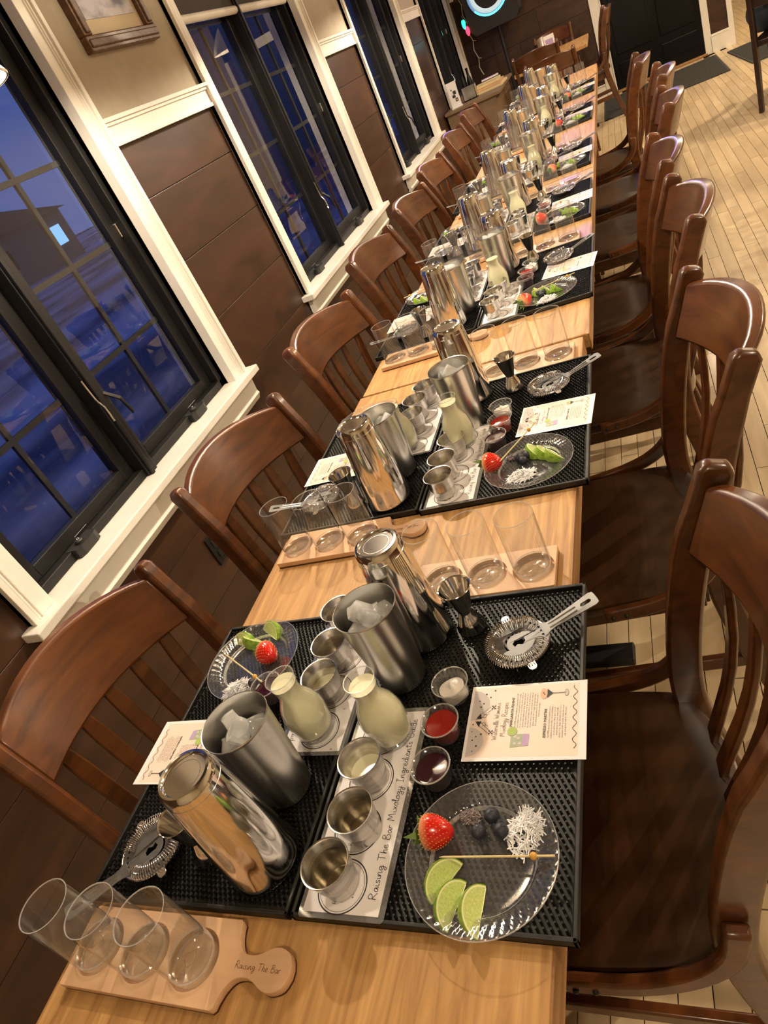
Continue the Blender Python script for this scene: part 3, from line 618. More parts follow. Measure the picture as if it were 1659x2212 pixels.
# ------------------------------------------------------------------ tableware kinds (origins at their base centre, z = 0)
def flat(outer, holes, th, bev=0.0):
    """flat plate with holes through a filled 2D curve -> mesh from z=0 to z=th"""
    c = bpy.data.curves.new('f', 'CURVE'); c.dimensions = '2D'; c.fill_mode = 'BOTH'; c.extrude = th / 2 - bev; c.bevel_depth = bev; c.bevel_resolution = 1
    if bev: c.offset = -bev
    for poly in [outer] + holes:
        s = c.splines.new('POLY'); s.points.add(len(poly) - 1)
        for i, p in enumerate(poly): s.points[i].co = (p[0], p[1], 0, 1)
        s.use_cyclic_u = True
    o = bpy.data.objects.new('f', c); COL.objects.link(o); bpy.context.view_layer.update()
    me = bpy.data.meshes.new_from_object(o.evaluated_get(bpy.context.evaluated_depsgraph_get()))
    vs = [(v.co.x, v.co.y, v.co.z + th / 2) for v in me.vertices]; fs = [tuple(p.vertices) for p in me.polygons]
    bpy.data.objects.remove(o); bpy.data.meshes.remove(me); return vs, fs
circ = lambda r, n=28, c=(0, 0), a0=0: [(c[0] + r * cos(a0 + 2 * pi * k / n), c[1] + r * sin(a0 + 2 * pi * k / n)) for k in range(n)]
# bar mat, origin at its near left corner on the table
MW, ML = 0.309, 0.457
b = MB(); b.box((MW / 2, ML / 2, .002), (MW, ML, .004), 'rubber')
for c, d in (((.0025, ML / 2), (.005, ML)), ((MW - .0025, ML / 2), (.005, ML)), ((MW / 2, .0025), (MW, .005)), ((MW / 2, ML - .0025), (MW, .005))):
    b.box((c[0], c[1], .0062), (d[0], d[1], .0124), 'rubber')
part('bar_mat', 'tray', b, bevel=0.0012)
def nubs(n, pitch):
    b = MB(); vs = []; fs = []; j = 0; y = .0105
    while y < ML - .009:
        x = .011 + (pitch / 2 if j % 2 else 0)
        while x < MW - .009:
            o = len(vs)
            for r, z in ((.0018, .004), (.0012, .0110)):
                for k in range(n): vs.append((x + r * cos(2 * pi * k / n), y + r * sin(2 * pi * k / n), z))
            for k in range(n): fs.append((o + k, o + (k + 1) % n, o + n + (k + 1) % n, o + n + k))
            fs.append(tuple(o + n + k for k in range(n))); x += pitch
        y += pitch * .86; j += 1
    b.add(vs, fs, 'rubber'); return b
part('bar_mat', 'rubber_nubs', nubs(6, .0070), stuff=True, smooth=False)
# laminated ingredients guide (origin near left corner); text runs along +y
PW_, PL_ = 0.104, 0.262
b = MB(); b.prism([(.0, .003), (.003, 0), (PW_ - .003, 0), (PW_, .003), (PW_, PL_ - .003), (PW_ - .003, PL_), (.003, PL_), (0, PL_ - .003)], 0, .0006, 'lam'); part('guide', 'laminate', b, smooth=False)
b = MB(); b.box((PW_ / 2 - .001, PL_ / 2, .00045), (PW_ - .012, PL_ - .012, .0005), 'paper'); k0 = part('guide', 'paper_sheet', b, smooth=False)
b = MB(); z = .00085
RINGS = [(.046, .034), (.046, .097), (.046, .160), (.046, .223)]
for i, (x, y) in enumerate(RINGS):
    b.ring(.0284, .0298, z, 'ink', 48, (x, y)); b.ring(.0262, .0267, z, 'ink', 48, (x, y))
    put_text(b, 'MOBILE BARTENDING', .0034, 'ink', x + .006, y, z, 'CENTER', pi / 2); put_text(b, 'SERVICES EVENTS', .0034, 'ink', x + .0115, y, z, 'CENTER', pi / 2)
    put_text(b, '& WORKSHOPS', .0034, 'ink', x + .017, y, z, 'CENTER', pi / 2); script(b, 'Raising The Bar', .0026, 'ink', x + .0225 - .024, y - .019, z, pi / 2, .0004, .038, 2)
    put_text(b, str(i + 1), .0055, 'ink', x - .026, y + .030, z, 'CENTER', pi / 2)
script(b, 'Raising The Bar Mixology Ingredients Guide', .0046, 'ink', PW_ - .014, .022, z, pi / 2, .00075, .222, 4)
part('guide', 'printed_lettering', b, k0, smooth=False)
# recipe card (origin near left corner, 0.145 x 0.107), text runs along +y
b = MB(); b.box((.0725, .0535, .0002), (.145, .107, .0004), 'paper'); part('card', 'paper_sheet', b, smooth=False)
b = MB(); b.add([(.004, .005, .0005), (.136, .005, .0005), (.136, .104, .0005), (.004, .104, .0005)], [(0, 1, 2, 3)], 'pink'); z = .0007
for c, r in (((.004, .078), .022), ((.004, .026), .020)):
    n = 20; vs = [(c[0], c[1], z)] + [(c[0] + r * cos(a), c[1] + r * sin(a), z) for a in np.linspace(-pi / 2, pi / 2, n)]; b.add(vs, [(0, i, i + 1) for i in range(1, n)], 'grey')
z = .0009
rr = random.Random(5)
for x, y in [(.012, .084), (.020, .094), (.026, .089), (.018, .080), (.031, .099), (.015, .075), (.008, .040), (.014, .033), (.020, .036), (.010, .028), (.016, .020), (.012, .013), (.008, .050)]:
    b.disc(.0007 + rr.random() * .0006, z, 'ink', 10, None, (x, y))
for s in (1, -1):    # two hands with cocktail glasses
    T = Matrix.Translation((.020, .056, 0)) @ Matrix.Scale(s, 4, (0, 1, 0))
    b.add([(-.009, .0025, z), (-.002, .0015, z), (-.004, .010, z)], [(0, 1, 2)], 'ink', T)
    for q in ([(-.010, .001), (-.003, .003), (.002, .008), (.010, .015)], [(-.003, .009), (.002, .013), (.008, .019)], [(-.001, .004), (.003, .004), (.004, .008)], [(.0, .009), (.004, .007), (.007, .009)]): b.ribbon(catmull(q, 3), .0005, z, 'ink', T)
    for i in range(3):
        for j in range(3):
            if (i + j) % 2 == 0: b.box((.010 + i * .0018, .016 + j * .0018, z), (.0018, .0018, .0001), 'ink', T)
script(b, "Waterville Women's", .0032, 'ink', .040, .028, z, pi / 2, .0004, .052, 3)
script(b, 'Mixology Recipes', .0034, 'ink', .050, .032, z, pi / 2, .0004, .048, 3)
put_text(b, 'MARGARITA FLIGHT', .0046, 'ink', .0575, .066, z, 'CENTER', pi / 2, bold=.0001)
P1 = ['The RTB classic margarita requires you to fill', 'your shaker with ice and add 2 oz of tequila,', '1.5 oz of triple sec, 1 oz of lime juice, and 4 oz', 'of sour mix. Shake and dirty dump into three', '5-ounce glasses. Pour one by one back into', 'the shaker and add 0.75 to 1 oz of the flavors', 'of your choice, shake, and strain into rimmed', 'glasses with salt or sugar and garnish with', 'the desired garnishes for the flavors and 3', 'fresh lime wedges.']
for i, t in enumerate(P1): put_text(b, t, .0027, 'ink', .0618 + i * .0031, .0675, z, 'CENTER', pi / 2)
put_text(b, 'ESPRESSO MARTINI', .0046, 'ink', .0985, .048, z, 'CENTER', pi / 2, bold=.0001)
P2 = ['This RTB classic martini requires you to', 'combine 2 oz of vodka, 1.5 oz of Kahlua, 1', 'oz of cold brew coffee, and 1 oz of', 'simple syrup into your shaker with', 'plenty of ice. Shake VIGOROUSLY for a', 'minimum of 30 seconds, strain into your', 'cup, and garnish with 3 coffee beans.']
for i, t in enumerate(P2): put_text(b, t, .0027, 'ink', .1025 + i * .0032, .050, z, 'CENTER', pi / 2)
b.ribbon([(.1315 + .0022 * sin(y * 2 * pi / .0145), y) for y in np.linspace(.014, .100, 80)], .0007, z, 'ink')
b.ring(0, .0075, z, 'porange', 28, (.0935, .090), None, .55); b.ring(.0072, .0078, z + .0001, 'grey', 28, (.0935, .090), None, .55)
for x, y in ((.0935, .090), (.0945, .0885), (.093, .0915)): b.disc(.0007, z + .0002, 'ink', 8, None, (x, y))
b.add([(.0975, .0832, z), (.0975, .0968, z), (.105, .090, z)], [(0, 1, 2)], 'ink'); b.ribbon([(.104, .090), (.120, .090)], .0008, z, 'ink'); b.ring(.001, .0045, z, 'grey', 20, (.121, .090), None, .55); b.ring(.0043, .0048, z + .0001, 'ink', 20, (.121, .090), None, .55)
b.add([(.0575, .017, z), (.078, .019, z), (.0785, .034, z), (.0575, .035, z)], [(0, 1, 2, 3)], 'pgreen2'); b.add([(.072, .0185, z + .0001), (.079, .019, z + .0001), (.0795, .034, z + .0001), (.072, .0345, z + .0001)], [(0, 1, 2, 3)], 'plilac')
for x, y in ((.063, .022), (.067, .029), (.063, .031), (.069, .022)): b.add([(x - .002, y - .002, z + .0002), (x + .002, y - .0015, z + .0002), (x + .0016, y + .002, z + .0002), (x - .002, y + .0016, z + .0002)], [(0, 1, 2, 3)], 'grey')
b.disc(.0062, z + .0002, 'pgreen', 20, None, (.0585, .0385)); b.ring(.0052, .0056, z + .0003, 'grey', 20, (.0585, .0385))
part('card', 'printed_recipe', b, 0, smooth=False)
# steel sauce cup
b = MB(); b.lathe([(0, .0008), (.0180, .0008), (.0200, .002), (.0212, .016), (.0225, .018), (.0226, .020), (.0236, .023), (.0262, .043), (.0280, .0450), (.0284, .0458), (.0280, .0465), (.0266, .0462), (.0256, .044), (.0230, .024), (.0206, .016), (.0192, .003), (.0188, .0026), (.0182, .0030), (0, .0022)], 'steelb', 40); part('cup_clear', 'steel_bowl', b)
KINDS['cup_juice'] = list(KINDS['cup_clear'])
b = MB(); b.disc(.0240, .0325, 'liquor', 36); part('cup_clear', 'clear_liquor', b, label='clear liquor in the cup')
b = MB(); b.disc(.0218, .0200, 'juice', 36); part('cup_juice', 'lime_juice', b, label='cloudy pale lime juice')
# small carafe of juice
pr = [(.0245, .002), (.0268, .006), (.0285, .020), (.0300, .036), (.0296, .048), (.0255, .062), (.0190, .074), (.0162, .083), (.0165, .092), (.0190, .104), (.0204, .110)]
b = MB(); b.lathe(pr, 'glass', 40); b.lathe([(.0204, .110), (.0206, .1112), (.0196, .1112), (.0197, .110)], 'rimglass', 40, closed=True); part('carafe', 'glass_wall', b)
b = MB(); b.lathe([(0, .0005), (.0240, .0005), (.0262, .003), (.0266, .0075), (.024, .0095), (0, .0085)], 'baseglass', 40); part('carafe', 'thick_base', b)
b = MB(); b.lathe([(0, .0100)] + [(r - .0012, max(z, .0102)) for r, z in pr if z < .1] + [(.0180, .1000), (0, .1000)], 'juice', 40); part('carafe', 'lime_juice', b, label='cloudy pale lime juice')
# fluted plastic sauce cups
fl = lambda r, z, a: (r * (1 + .018 * (1 if int(a / (2 * pi) * 72) % 2 else -1)) if .003 < z < .026 else r, z)
b = MB(); b.lathe([(.0165, .001), (.0175, .004), (.0195, .018), (.0215, .026), (.0235, .0275), (.0246, .0285), (.0240, .0295), (.0232, .0290)], 'plastic', 144, mod=fl); b.disc(.0165, .001, 'plastic', 40)
rm = MB(); rm.lathe([(.0232, .0286), (.0244, .0284), (.0249, .0292), (.0242, .0300), (.0232, .0297)], 'rimglass', 48, closed=True)
for nm, mat, lev in (('sauce_red', 'red', .0225), ('sauce_dark', 'purple', .0225)):
    part(nm, 'fluted_wall', b); part(nm, 'rim', rm)
    c = MB(); rr_ = .0163 + (lev - .002) * .19; c.lathe([(0, .002), (.0155, .002), (.0182, .016), (rr_ - .0002, lev), (rr_ - .003, lev - .0006), (0, lev - .0012)], mat, 40); part(nm, 'syrup', c, label='deep red syrup' if mat == 'red' else 'nearly black berry syrup')
part('sauce_white', 'fluted_wall', b); part('sauce_white', 'rim', rm)
c = MB(); c.lathe([(0, .002), (.0155, .002), (.0170, .012), (.0165, .0165), (.010, .0200), (.005, .0212), (.0015, .026), (0, .027)], 'cream_food', 40, mod=lambda r, z, a: (r * (1 + .10 * sin(3 * a + z * 200)), z + .0015 * sin(2 * a) * (r > .004))); part('sauce_white', 'cream', c, label='dollop of white cream')
# clear plastic plate with a swirled rim
def sw(r, z, a):
    if .060 < r < .079: return (r, z + .0007 * sin(46 * a + r * 330))
    return (r, z)
b = MB(); b.lathe([(0, .001), (.030, .001), (.052, .0012), (.0555, .0025), (.0575, .0055), (.0605, .0075), (.064, .0088), (.068, .0100), (.072, .0112), (.076, .0124), (.0795, .0134), (.081, .0136)], 'plastic', 184, mod=sw); part('plate', 'swirled_dish', b)
b = MB(); b.lathe([(.0808, .0130), (.0816, .0134), (.0813, .0142), (.0805, .0140)], 'rimglass', 72, closed=True); part('plate', 'rim', b)
b = MB(); b.lathe([(.0545, .0012), (.0562, .0022), (.0575, .0052), (.0568, .0050)], 'rimglass', 72, closed=True); part('plate', 'well_ring', b)
# strawberry: axis +z towards the leaves, lies on its side
def stb():
    pf = [(0, 0), (.004, .0012), (.0085, .005), (.0125, .011), (.0155, .018), (.0165, .024), (.0150, .029), (.0105, .0325), (.004, .0330), (0, .0325)]
    b = MB(); b.lathe(pf, 'berry', 32, mod=lambda r, z, a: (r * (1 + .05 * sin(2 * a + 1) + .03 * sin(3 * a)), z)); k = part('strawberry', 'flesh', b)
    s = MB(); i = 0
    for z in np.linspace(.004, .030, 11):
        r = np.interp(z, [p[1] for p in pf[:7]], [p[0] for p in pf[:7]]); n = max(6, int(2 * pi * r / .0046))
        for q in range(n):
            a = 2 * pi * (q + .5 * (i % 2)) / n; rr_ = r * (1 + .05 * sin(2 * a + 1) + .03 * sin(3 * a)); s.ball((rr_ * cos(a), rr_ * sin(a), z), .00045, 'seed', 5, 4, (1, 1, 1.7))
        i += 1
    part('strawberry', 'seeds', s, k, stuff=True)
    c = MB()
    for q in range(9):
        a = q * 2 * pi / 9 + .2 * (q % 2); L_ = .013 + .003 * (q % 3); dx, dy = cos(a), sin(a); vs = []
        for t, wd, hz in ((0, .0015, .033), (.35, .0042, .0348), (.7, .0035, .0335 + .002 * (q % 2)), (1, .0002, .030 + .007 * (q % 3))):
            vs += [(dx * L_ * t - dy * wd, dy * L_ * t + dx * wd, hz), (dx * L_ * t + dy * wd, dy * L_ * t - dx * wd, hz)]
        c.add(vs, [(0, 1, 3, 2), (2, 3, 5, 4), (4, 5, 7, 6)], 'calyx')
    c.tube([(0, 0, .033), (.001, 0, .039)], .0012, 'calyx', 6); part('strawberry', 'leafy_cap', c)
stb()
def lime():
    """lime wedge: lune of a sphere; cut face 1 lies in the plane y=0 facing -y, half disc z>=0 ... axis along x"""
    r = .0235; b = MB(); op = R(50); NA = 18; EL = 1.08
    for side, ang in ((0, 0.0), (1, op)):
        T = Matrix.Rotation(ang, 4, 'X')
        P = lambda rr_, a: (rr_ * cos(a) * EL, 0, rr_ * sin(a))
        A = np.linspace(0, pi, NA * 2 + 1)
        def band(r0, r1, mat, yy=0.0):
            vs = []; 
            for a in A: vs += [P(r0, a), P(r1, a)]
            fs = [(2 * i, 2 * i + 1, 2 * i + 3, 2 * i + 2) for i in range(len(A) - 1)]
            if side: fs = [f[::-1] for f in fs]
            b.add([(v[0], yy * (1 if side else -1), v[2]) for v in vs], fs, mat, T)
        band(.957 * r, r, 'lime_rind'); band(.885 * r, .957 * r, 'lime_pith'); band(0, .885 * r, 'lime_pulp')
        ns = 5
        for k in range(ns + 1):
            a = pi * k / ns; wd = .00055; d = (cos(a) * EL, sin(a)); nn = (-d[1], d[0]); vs = []
            for t in (.0, .88): vs += [(d[0] * r * t + nn[0] * wd * (1 if k else 1), (-.00035 if not side else .00035), d[1] * r * t + nn[1] * wd), (d[0] * r * t - nn[0] * wd, (-.00035 if not side else .00035), max(0, d[1] * r * t - nn[1] * wd))]
            b.add(vs, [(0, 1, 3, 2)], 'lime_pith', T)
    vs = []; NB = 7
    for j in range(NB + 1):
        T = Matrix.Rotation(op * j / NB, 4, 'X')
        for a in np.linspace(0, pi, NA * 2 + 1):
            tip = 1 + .05 * max(0, abs(cos(a)) - .85) / .15; vs.append(tuple(T @ Vector((r * cos(a) * EL * tip, 0, r * sin(a)))))
    n = NA * 2 + 1; b.add(vs, [(j * n + i, j * n + i + 1, (j + 1) * n + i + 1, (j + 1) * n + i) for j in range(NB) for i in range(n - 1)], 'lime_rind')
    part('lime', 'wedge', b)
lime()
b = MB(); b.ball((0, 0, .0075), .0080, 'blue', 20, 14, (1, 1, .92)); k = part('blueberry', 'skin', b)
b = MB(); 
for q in range(5):
    a = q * 2 * pi / 5; b.add([(.0015 * cos(a - .5), .0015 * sin(a - .5), .0147), (.0015 * cos(a + .5), .0015 * sin(a + .5), .0147), (.0034 * cos(a), .0034 * sin(a), .0156)], [(0, 1, 2)], 'blue')
b.ring(.0012, .0022, .0150, 'blue', 12); part('blueberry', 'crown', b)
def shreds(nm, n, rx, ry, mat, ln, wd, th, hmax, seed):
    q = random.Random(seed); b = MB()
    for i in range(n):
        a = q.random() * 2 * pi; rr_ = math.sqrt(q.random()) ** 1.15; x, y = rr_ * cos(a) * rx, rr_ * sin(a) * ry; z = th + hmax * (1 - rr_) * q.random() ** .6
        L_ = ln * (.5 + q.random()); g = q.random() * pi; cur = (q.random() - .5) * 1.3; up = (q.random() - .5) * .7; pts = []
        for t in range(4): u = t / 3 - .5; pts.append((x + L_ * u * cos(g + cur * u), y + L_ * u * sin(g + cur * u), max(th, z + L_ * u * up)))
        b.sweep(pts, (-sin(g), cos(g), .3), wd, th, mat)
    part(nm, nm, b, smooth=False)
shreds('coconut', 230, .026, .017, 'coco', .011, .0013, .0006, .013, 4)
shreds('dried_flowers', 110, .012, .009, 'lav', .006, .0010, .0008, .007, 9)
b = MB(); b.tube([(-.056, 0, 0), (-.050, 0, 0), (.064, 0, 0)], [.0003, .0012, .0012], 'bamboo', 8); part('pick', 'bamboo_stick', b)
b = MB(); b.ball((.043, 0, 0), .0040, 'bead', 14, 10); part('pick', 'bead', b)
# hawthorne strainer, handle along +x
def strainer():
    K = 'strainer'; ho = []
    for k in range(28): ho.append(circ(.0016, 6, (.0335 * cos(2 * pi * k / 28), .0335 * sin(2 * pi * k / 28))))
    arc = [(.0195 * cos(a), .0195 * sin(a)) for a in np.linspace(R(60), R(200), 14)] + [(.0165 * cos(a), .0165 * sin(a)) for a in np.linspace(R(200), R(60), 14)]
    key = [(-.007, -.004), (-.002, -.0015), (.004, -.0055), (.009, -.001), (.009, .005), (.002, .0045), (-.004, .0055), (-.008, .002)]
    vs, fs = flat(circ(.0405, 64), ho + [arc, key], .0014, .0003); b = MB(); b.add([(x, y, z + .012 - .002 * (math.hypot(x, y) < .022)) for x, y, z in vs], fs, 'strainer'); part(K, 'perforated_disc', b)
    b = MB(); b.lathe([(.0400, .0112), (.0418, .0108), (.0422, .0125), (.0412, .0140), (.0400, .0136)], 'steelb', 56, closed=True); part(K, 'rolled_edge', b)
    b = MB(); pts = []; T_ = 62; M_ = T_ * 10
    for i in range(M_ + 1):
        a = R(28) + (2 * pi - R(56)) * i / M_; t = 2 * pi * T_ * i / M_; rr_ = .0345 + .0088 * cos(t); pts.append((-.003 + rr_ * cos(a), rr_ * sin(a), .0095 - .0010 + .0088 * sin(t) * 1.0 + .0055))
    b.tube(pts, .00062, 'chrome', 5); part(K, 'coil_spring', b)
    o = [(.034, -.014), (.044, -.0085), (.052, -.0075), (.110, -.0125), (.1145, -.0105), (.1155, -.006), (.1155, .006), (.1145, .0105), (.110, .0125), (.052, .0075), (.044, .0085), (.034, .014)]
    sl = [(.094, -.0030), (.106, -.0030), (.108, 0), (.106, .0030), (.094, .0030), (.092, 0)]
    vs, fs = flat(o, [sl], .0016, .0003); b = MB(); b.add([(x, y, z + .0125 + max(0, x - .045) * .16) for x, y, z in vs], fs, 'strainer')
    b.tube([(.045, -.0035, .0145), (.086, -.0035, .0212)], .0008, 'steelb', 6); b.tube([(.045, .0035, .0145), (.086, .0035, .0212)], .0008, 'steelb', 6); part(K, 'handle', b)
    for s in (-1, 1):
        b = MB(); vs, fs = flat([(-.006, .040), (.006, .040), (.0055, .050), (.003, .0535), (-.003, .0535), (-.0055, .050)], [], .0014, .0003); b.add([(x, y * s, z + .012) for x, y, z in vs], fs, 'steelb'); part(K, 'ear', b)
strainer()
b = MB(); b.lathe([(.0205, .0003), (.0215, .0005), (.0215, .0018), (.0140, .0190), (.0098, .0300), (.0094, .0325), (.0100, .0350), (.0150, .0500), (.0222, .0740), (.0240, .0765), (.0245, .0775), (.0238, .0782), (.0222, .0770), (.0150, .0540), (.0085, .0345), (0, .0335)], 'steel', 40)
b.lathe([(.0205, .0003), (.0130, .019), (.008, .030), (0, .030)], 'steel', 32); part('jigger', 'jigger', b)
# open shaker tin with ice; origin at base centre
TIN = [(0, .003), (.027, .003), (.0285, .0008), (.0305, .0006), (.0318, .003), (.0330, .012), (.0372, .070), (.0420, .1340), (.0432, .1372), (.0440, .1385), (.0437, .1400), (.0428, .1396), (.0412, .134), (.0362, .070), (.0320, .012), (0, .010)]
b = MB(); b.lathe(TIN[:9], 'frost', 56); b.lathe(TIN[8:], 'frost', 56); part('tin', 'tin', b)
def icecube(seed):
    q = random.Random(seed); b = MB(); bm = bmesh.new(); bmesh.ops.create_cube(bm, size=1); bmesh.ops.subdivide_edges(bm, edges=bm.edges[:], cuts=3, use_grid_fill=True)
    vs = []
    for v in bm.verts:
        d = v.co.copy(); n = d.normalized() * .62; p = d.lerp(n, .34); p *= 1 + .12 * noise.noise(p * 2.3 + Vector((seed * 3.1, 0, 0))); vs.append((p.x * .034, p.y * .027, p.z * .022))
    fs = [tuple(v.index for v in f.verts) for f in bm.faces]; bm.free(); b.add(vs, fs, 'ice2' if seed % 3 else 'ice'); me = b.mesh('ice_cube', True, 70); return me
ICE = [icecube(i) for i in range(5)]
# tall shaker, standing upside down: wide rim at z=0, recessed base on top
SH = [(.0432, .0022), (.0446, .0004), (.0456, .0012), (.0458, .0028), (.0450, .0045), (.0435, .0300), (.0402, .080), (.0362, .135), (.0336, .1660), (.0325, .1725), (.0300, .1762), (.0268, .1765), (.0255, .1750), (.0248, .1735), (0, .1735)]
b = MB(); b.lathe(SH, 'steel', 64); k = part('shaker', 'body', b)
b = MB(); b.lathe([(.0340, .1585), (.03445, .1592), (.0338, .1600)], 'steelb', 56); part('shaker', 'step_ring', b, k)
b = MB(); b.ring(.0185, .0190, .1738, 'steelb', 40); part('shaker', 'base_ring', b, k)
# serving board, handle towards -x; origin at the centre of its body underside
BW, BD, BT = .226, .0865, .0125
o = [(-BW / 2 + .003, -BD / 2), (BW / 2 - .002, -BD / 2), (BW / 2, -BD / 2 + .002), (BW / 2, BD / 2 - .002), (BW / 2 - .002, BD / 2), (-BW / 2 + .003, BD / 2), (-BW / 2, BD / 2 - .003)]
hd = [(-BW / 2 - .001, .034), (-BW / 2 - .005, .023), (-BW / 2 - .013, .0135), (-BW / 2 - .026, .0105), (-BW / 2 - .038, .0135), (-BW / 2 - .050, .0195), (-BW / 2 - .062, .0205), (-BW / 2 - .074, .0150), (-BW / 2 - .079, .004)]
hd = catmull(hd, 3); o = o + hd + [(x, -y) for x, y in hd[::-1]] + [(-BW / 2, -BD / 2 + .003)]
HOLES = [(.079, 0), (.007, 0), (-.065, 0)]
vs, fs = flat(o, [circ(.0315, 40, h) for h in HOLES], BT - .003, .0006); b = MB(); b.add([(x, y, z + .003) for x, y, z in vs], fs, 'board')
for h in HOLES: b.disc(.0316, .0046, 'board', 32, None, h)
part('board', 'slab', b)
vs, fs = flat(o, [], .004, .0003); b = MB(); b.add([(x * .999, y * .995, z) for x, y, z in vs], fs, 'board_dark'); part('board', 'underside', b, 0, label='dark underside edge')
b = MB(); script(b, 'Raising The Bar', .0034, 'burn', -BW / 2 - .010, .003, BT + .0003, pi, .0005, .058, 3); part('board', 'engraving', b, 0, label='burnt handwritten lettering')
# highball glass
b = MB(); b.lathe([(.0288, .0120), (.0290, .1095)], 'glass', 40); b.lathe([(.0288, .1103), (.0292, .1113), (.0281, .1113), (.0280, .1103)], 'rimglass', 40, closed=True); part('glass', 'wall', b)
b = MB(); b.lathe([(0, .0010), (.0255, .0006), (.0280, .0020), (.0288, .0050), (.0288, .0130), (.0268, .0145), (.0225, .0118), (0, .0105)], 'baseglass', 40); part('glass', 'thick_base', b)
b = MB(); b.lathe([(.0262, .0138), (.0280, .0146), (.0286, .0136)], 'rimglass', 36); b.lathe([(.0272, .0012), (.0284, .0024), (.0288, .0040)], 'rimglass', 36); part('glass', 'base_glint_ring', b)
b = MB(); T = Matrix.Translation((-.008, -.006, .0108))
b.ribbon(catmull([(0, .004), (.005, .010), (.013, .011), (.018, .007), (.016, .002), (.013, -.003)], 4), .0004, 0, 'burn', T); b.ribbon(catmull([(0, .004), (.004, .001), (.007, -.002), (.012, -.004)], 4), .0004, 0, 'burn', T); part('glass', 'engraved_mark', b)
# ------------------------------------------------------------------ the fifteen place settings
Y0R = [0.0, 0.700, 1.500, 2.180, 2.895, 3.83, 4.67]
Y0L = [0.0, 0.707, 1.500, 2.180, 2.890, 3.790, 4.610, 5.350]
TT = H - 0.0125            # table top
BASE = dict(guide=(.012, 0.0), cups=[(.058, .036), (.070, .095), (.062, .160)], car=(.074, .222), sw=(.150, .277), sr=(.147, .220), sd=(.147, .160),
            plate=(.214, .068), card=(.171, .182, 0), str=(.229, .348, 28), jig=(.153, .398), tin=(.066, .316), sh=(.0770, .3975), board=(.1545, .5025))
OVR = {('R', 1): dict(cups=[(.052, .035), (.048, .093), (.056, .157)], car=(.062, .200), sw=(.138, .275), sr=(.142, .219), sd=(.138, .161), plate=(.207, .073), card=(.170, .182, -4), str=(.231, .342, 26), jig=(.148, .390), tin=(.064, .276), sh=(.051, .400), board=(.160, .498)),
       ('R', 2): dict(cups=[(.048, .040), (.052, .104), (.056, .168)], car=(.052, .212), sw=(.135, .303), sr=(.127, .245), sd=(.130, .186), plate=(.193, .071), card=(.168, .200, -6), str=(.216, .323, 30), jig=(.130, .400), tin=(.048, .325), sh=(.043, .410)),
       ('R', 3): dict(car=(.060, .218), tin=(.040, .322), sh=(.040, .405), jig=(.128, .400), str=(.210, .365, 20)),
       ('L', 0): dict(plate=(.212, .090), card=(.193, .195, 0), str=(.229, .398, 52), jig=(.144, .393), tin=(.060, .306), sh=(.058, .397), car=(.047, .222), cups=[(.055, .037), (.047, .106), (.042, .165)], board=(.168, .509), guide=(-.003, 0)),
       ('L', 1): dict(tin=(.066, .315), sh=(.072, .400), jig=(.150, .398), str=(.238, .372, 8), board=(.167, .506)),
       ('L', 2): dict(tin=(.052, .307), sh=(.079, .386), jig=(.155, .398)),
       ('L', 3): dict(tin=(.060, .300), jig=(.176, .388), sh=(.085, .383)), ('L', 4): dict(tin=(.060, .300), jig=(.176, .388), sh=(.100, .388)), ('L', 5): dict(tin=(.060, .300), jig=(.176, .388), sh=(.095, .390)), ('L', 6): dict(tin=(.060, .300), jig=(.176, .388), sh=(.095, .392)), ('L', 7): dict(tin=(.060, .300), jig=(.176, .388), sh=(.12, .385))}
q = random.Random(11)
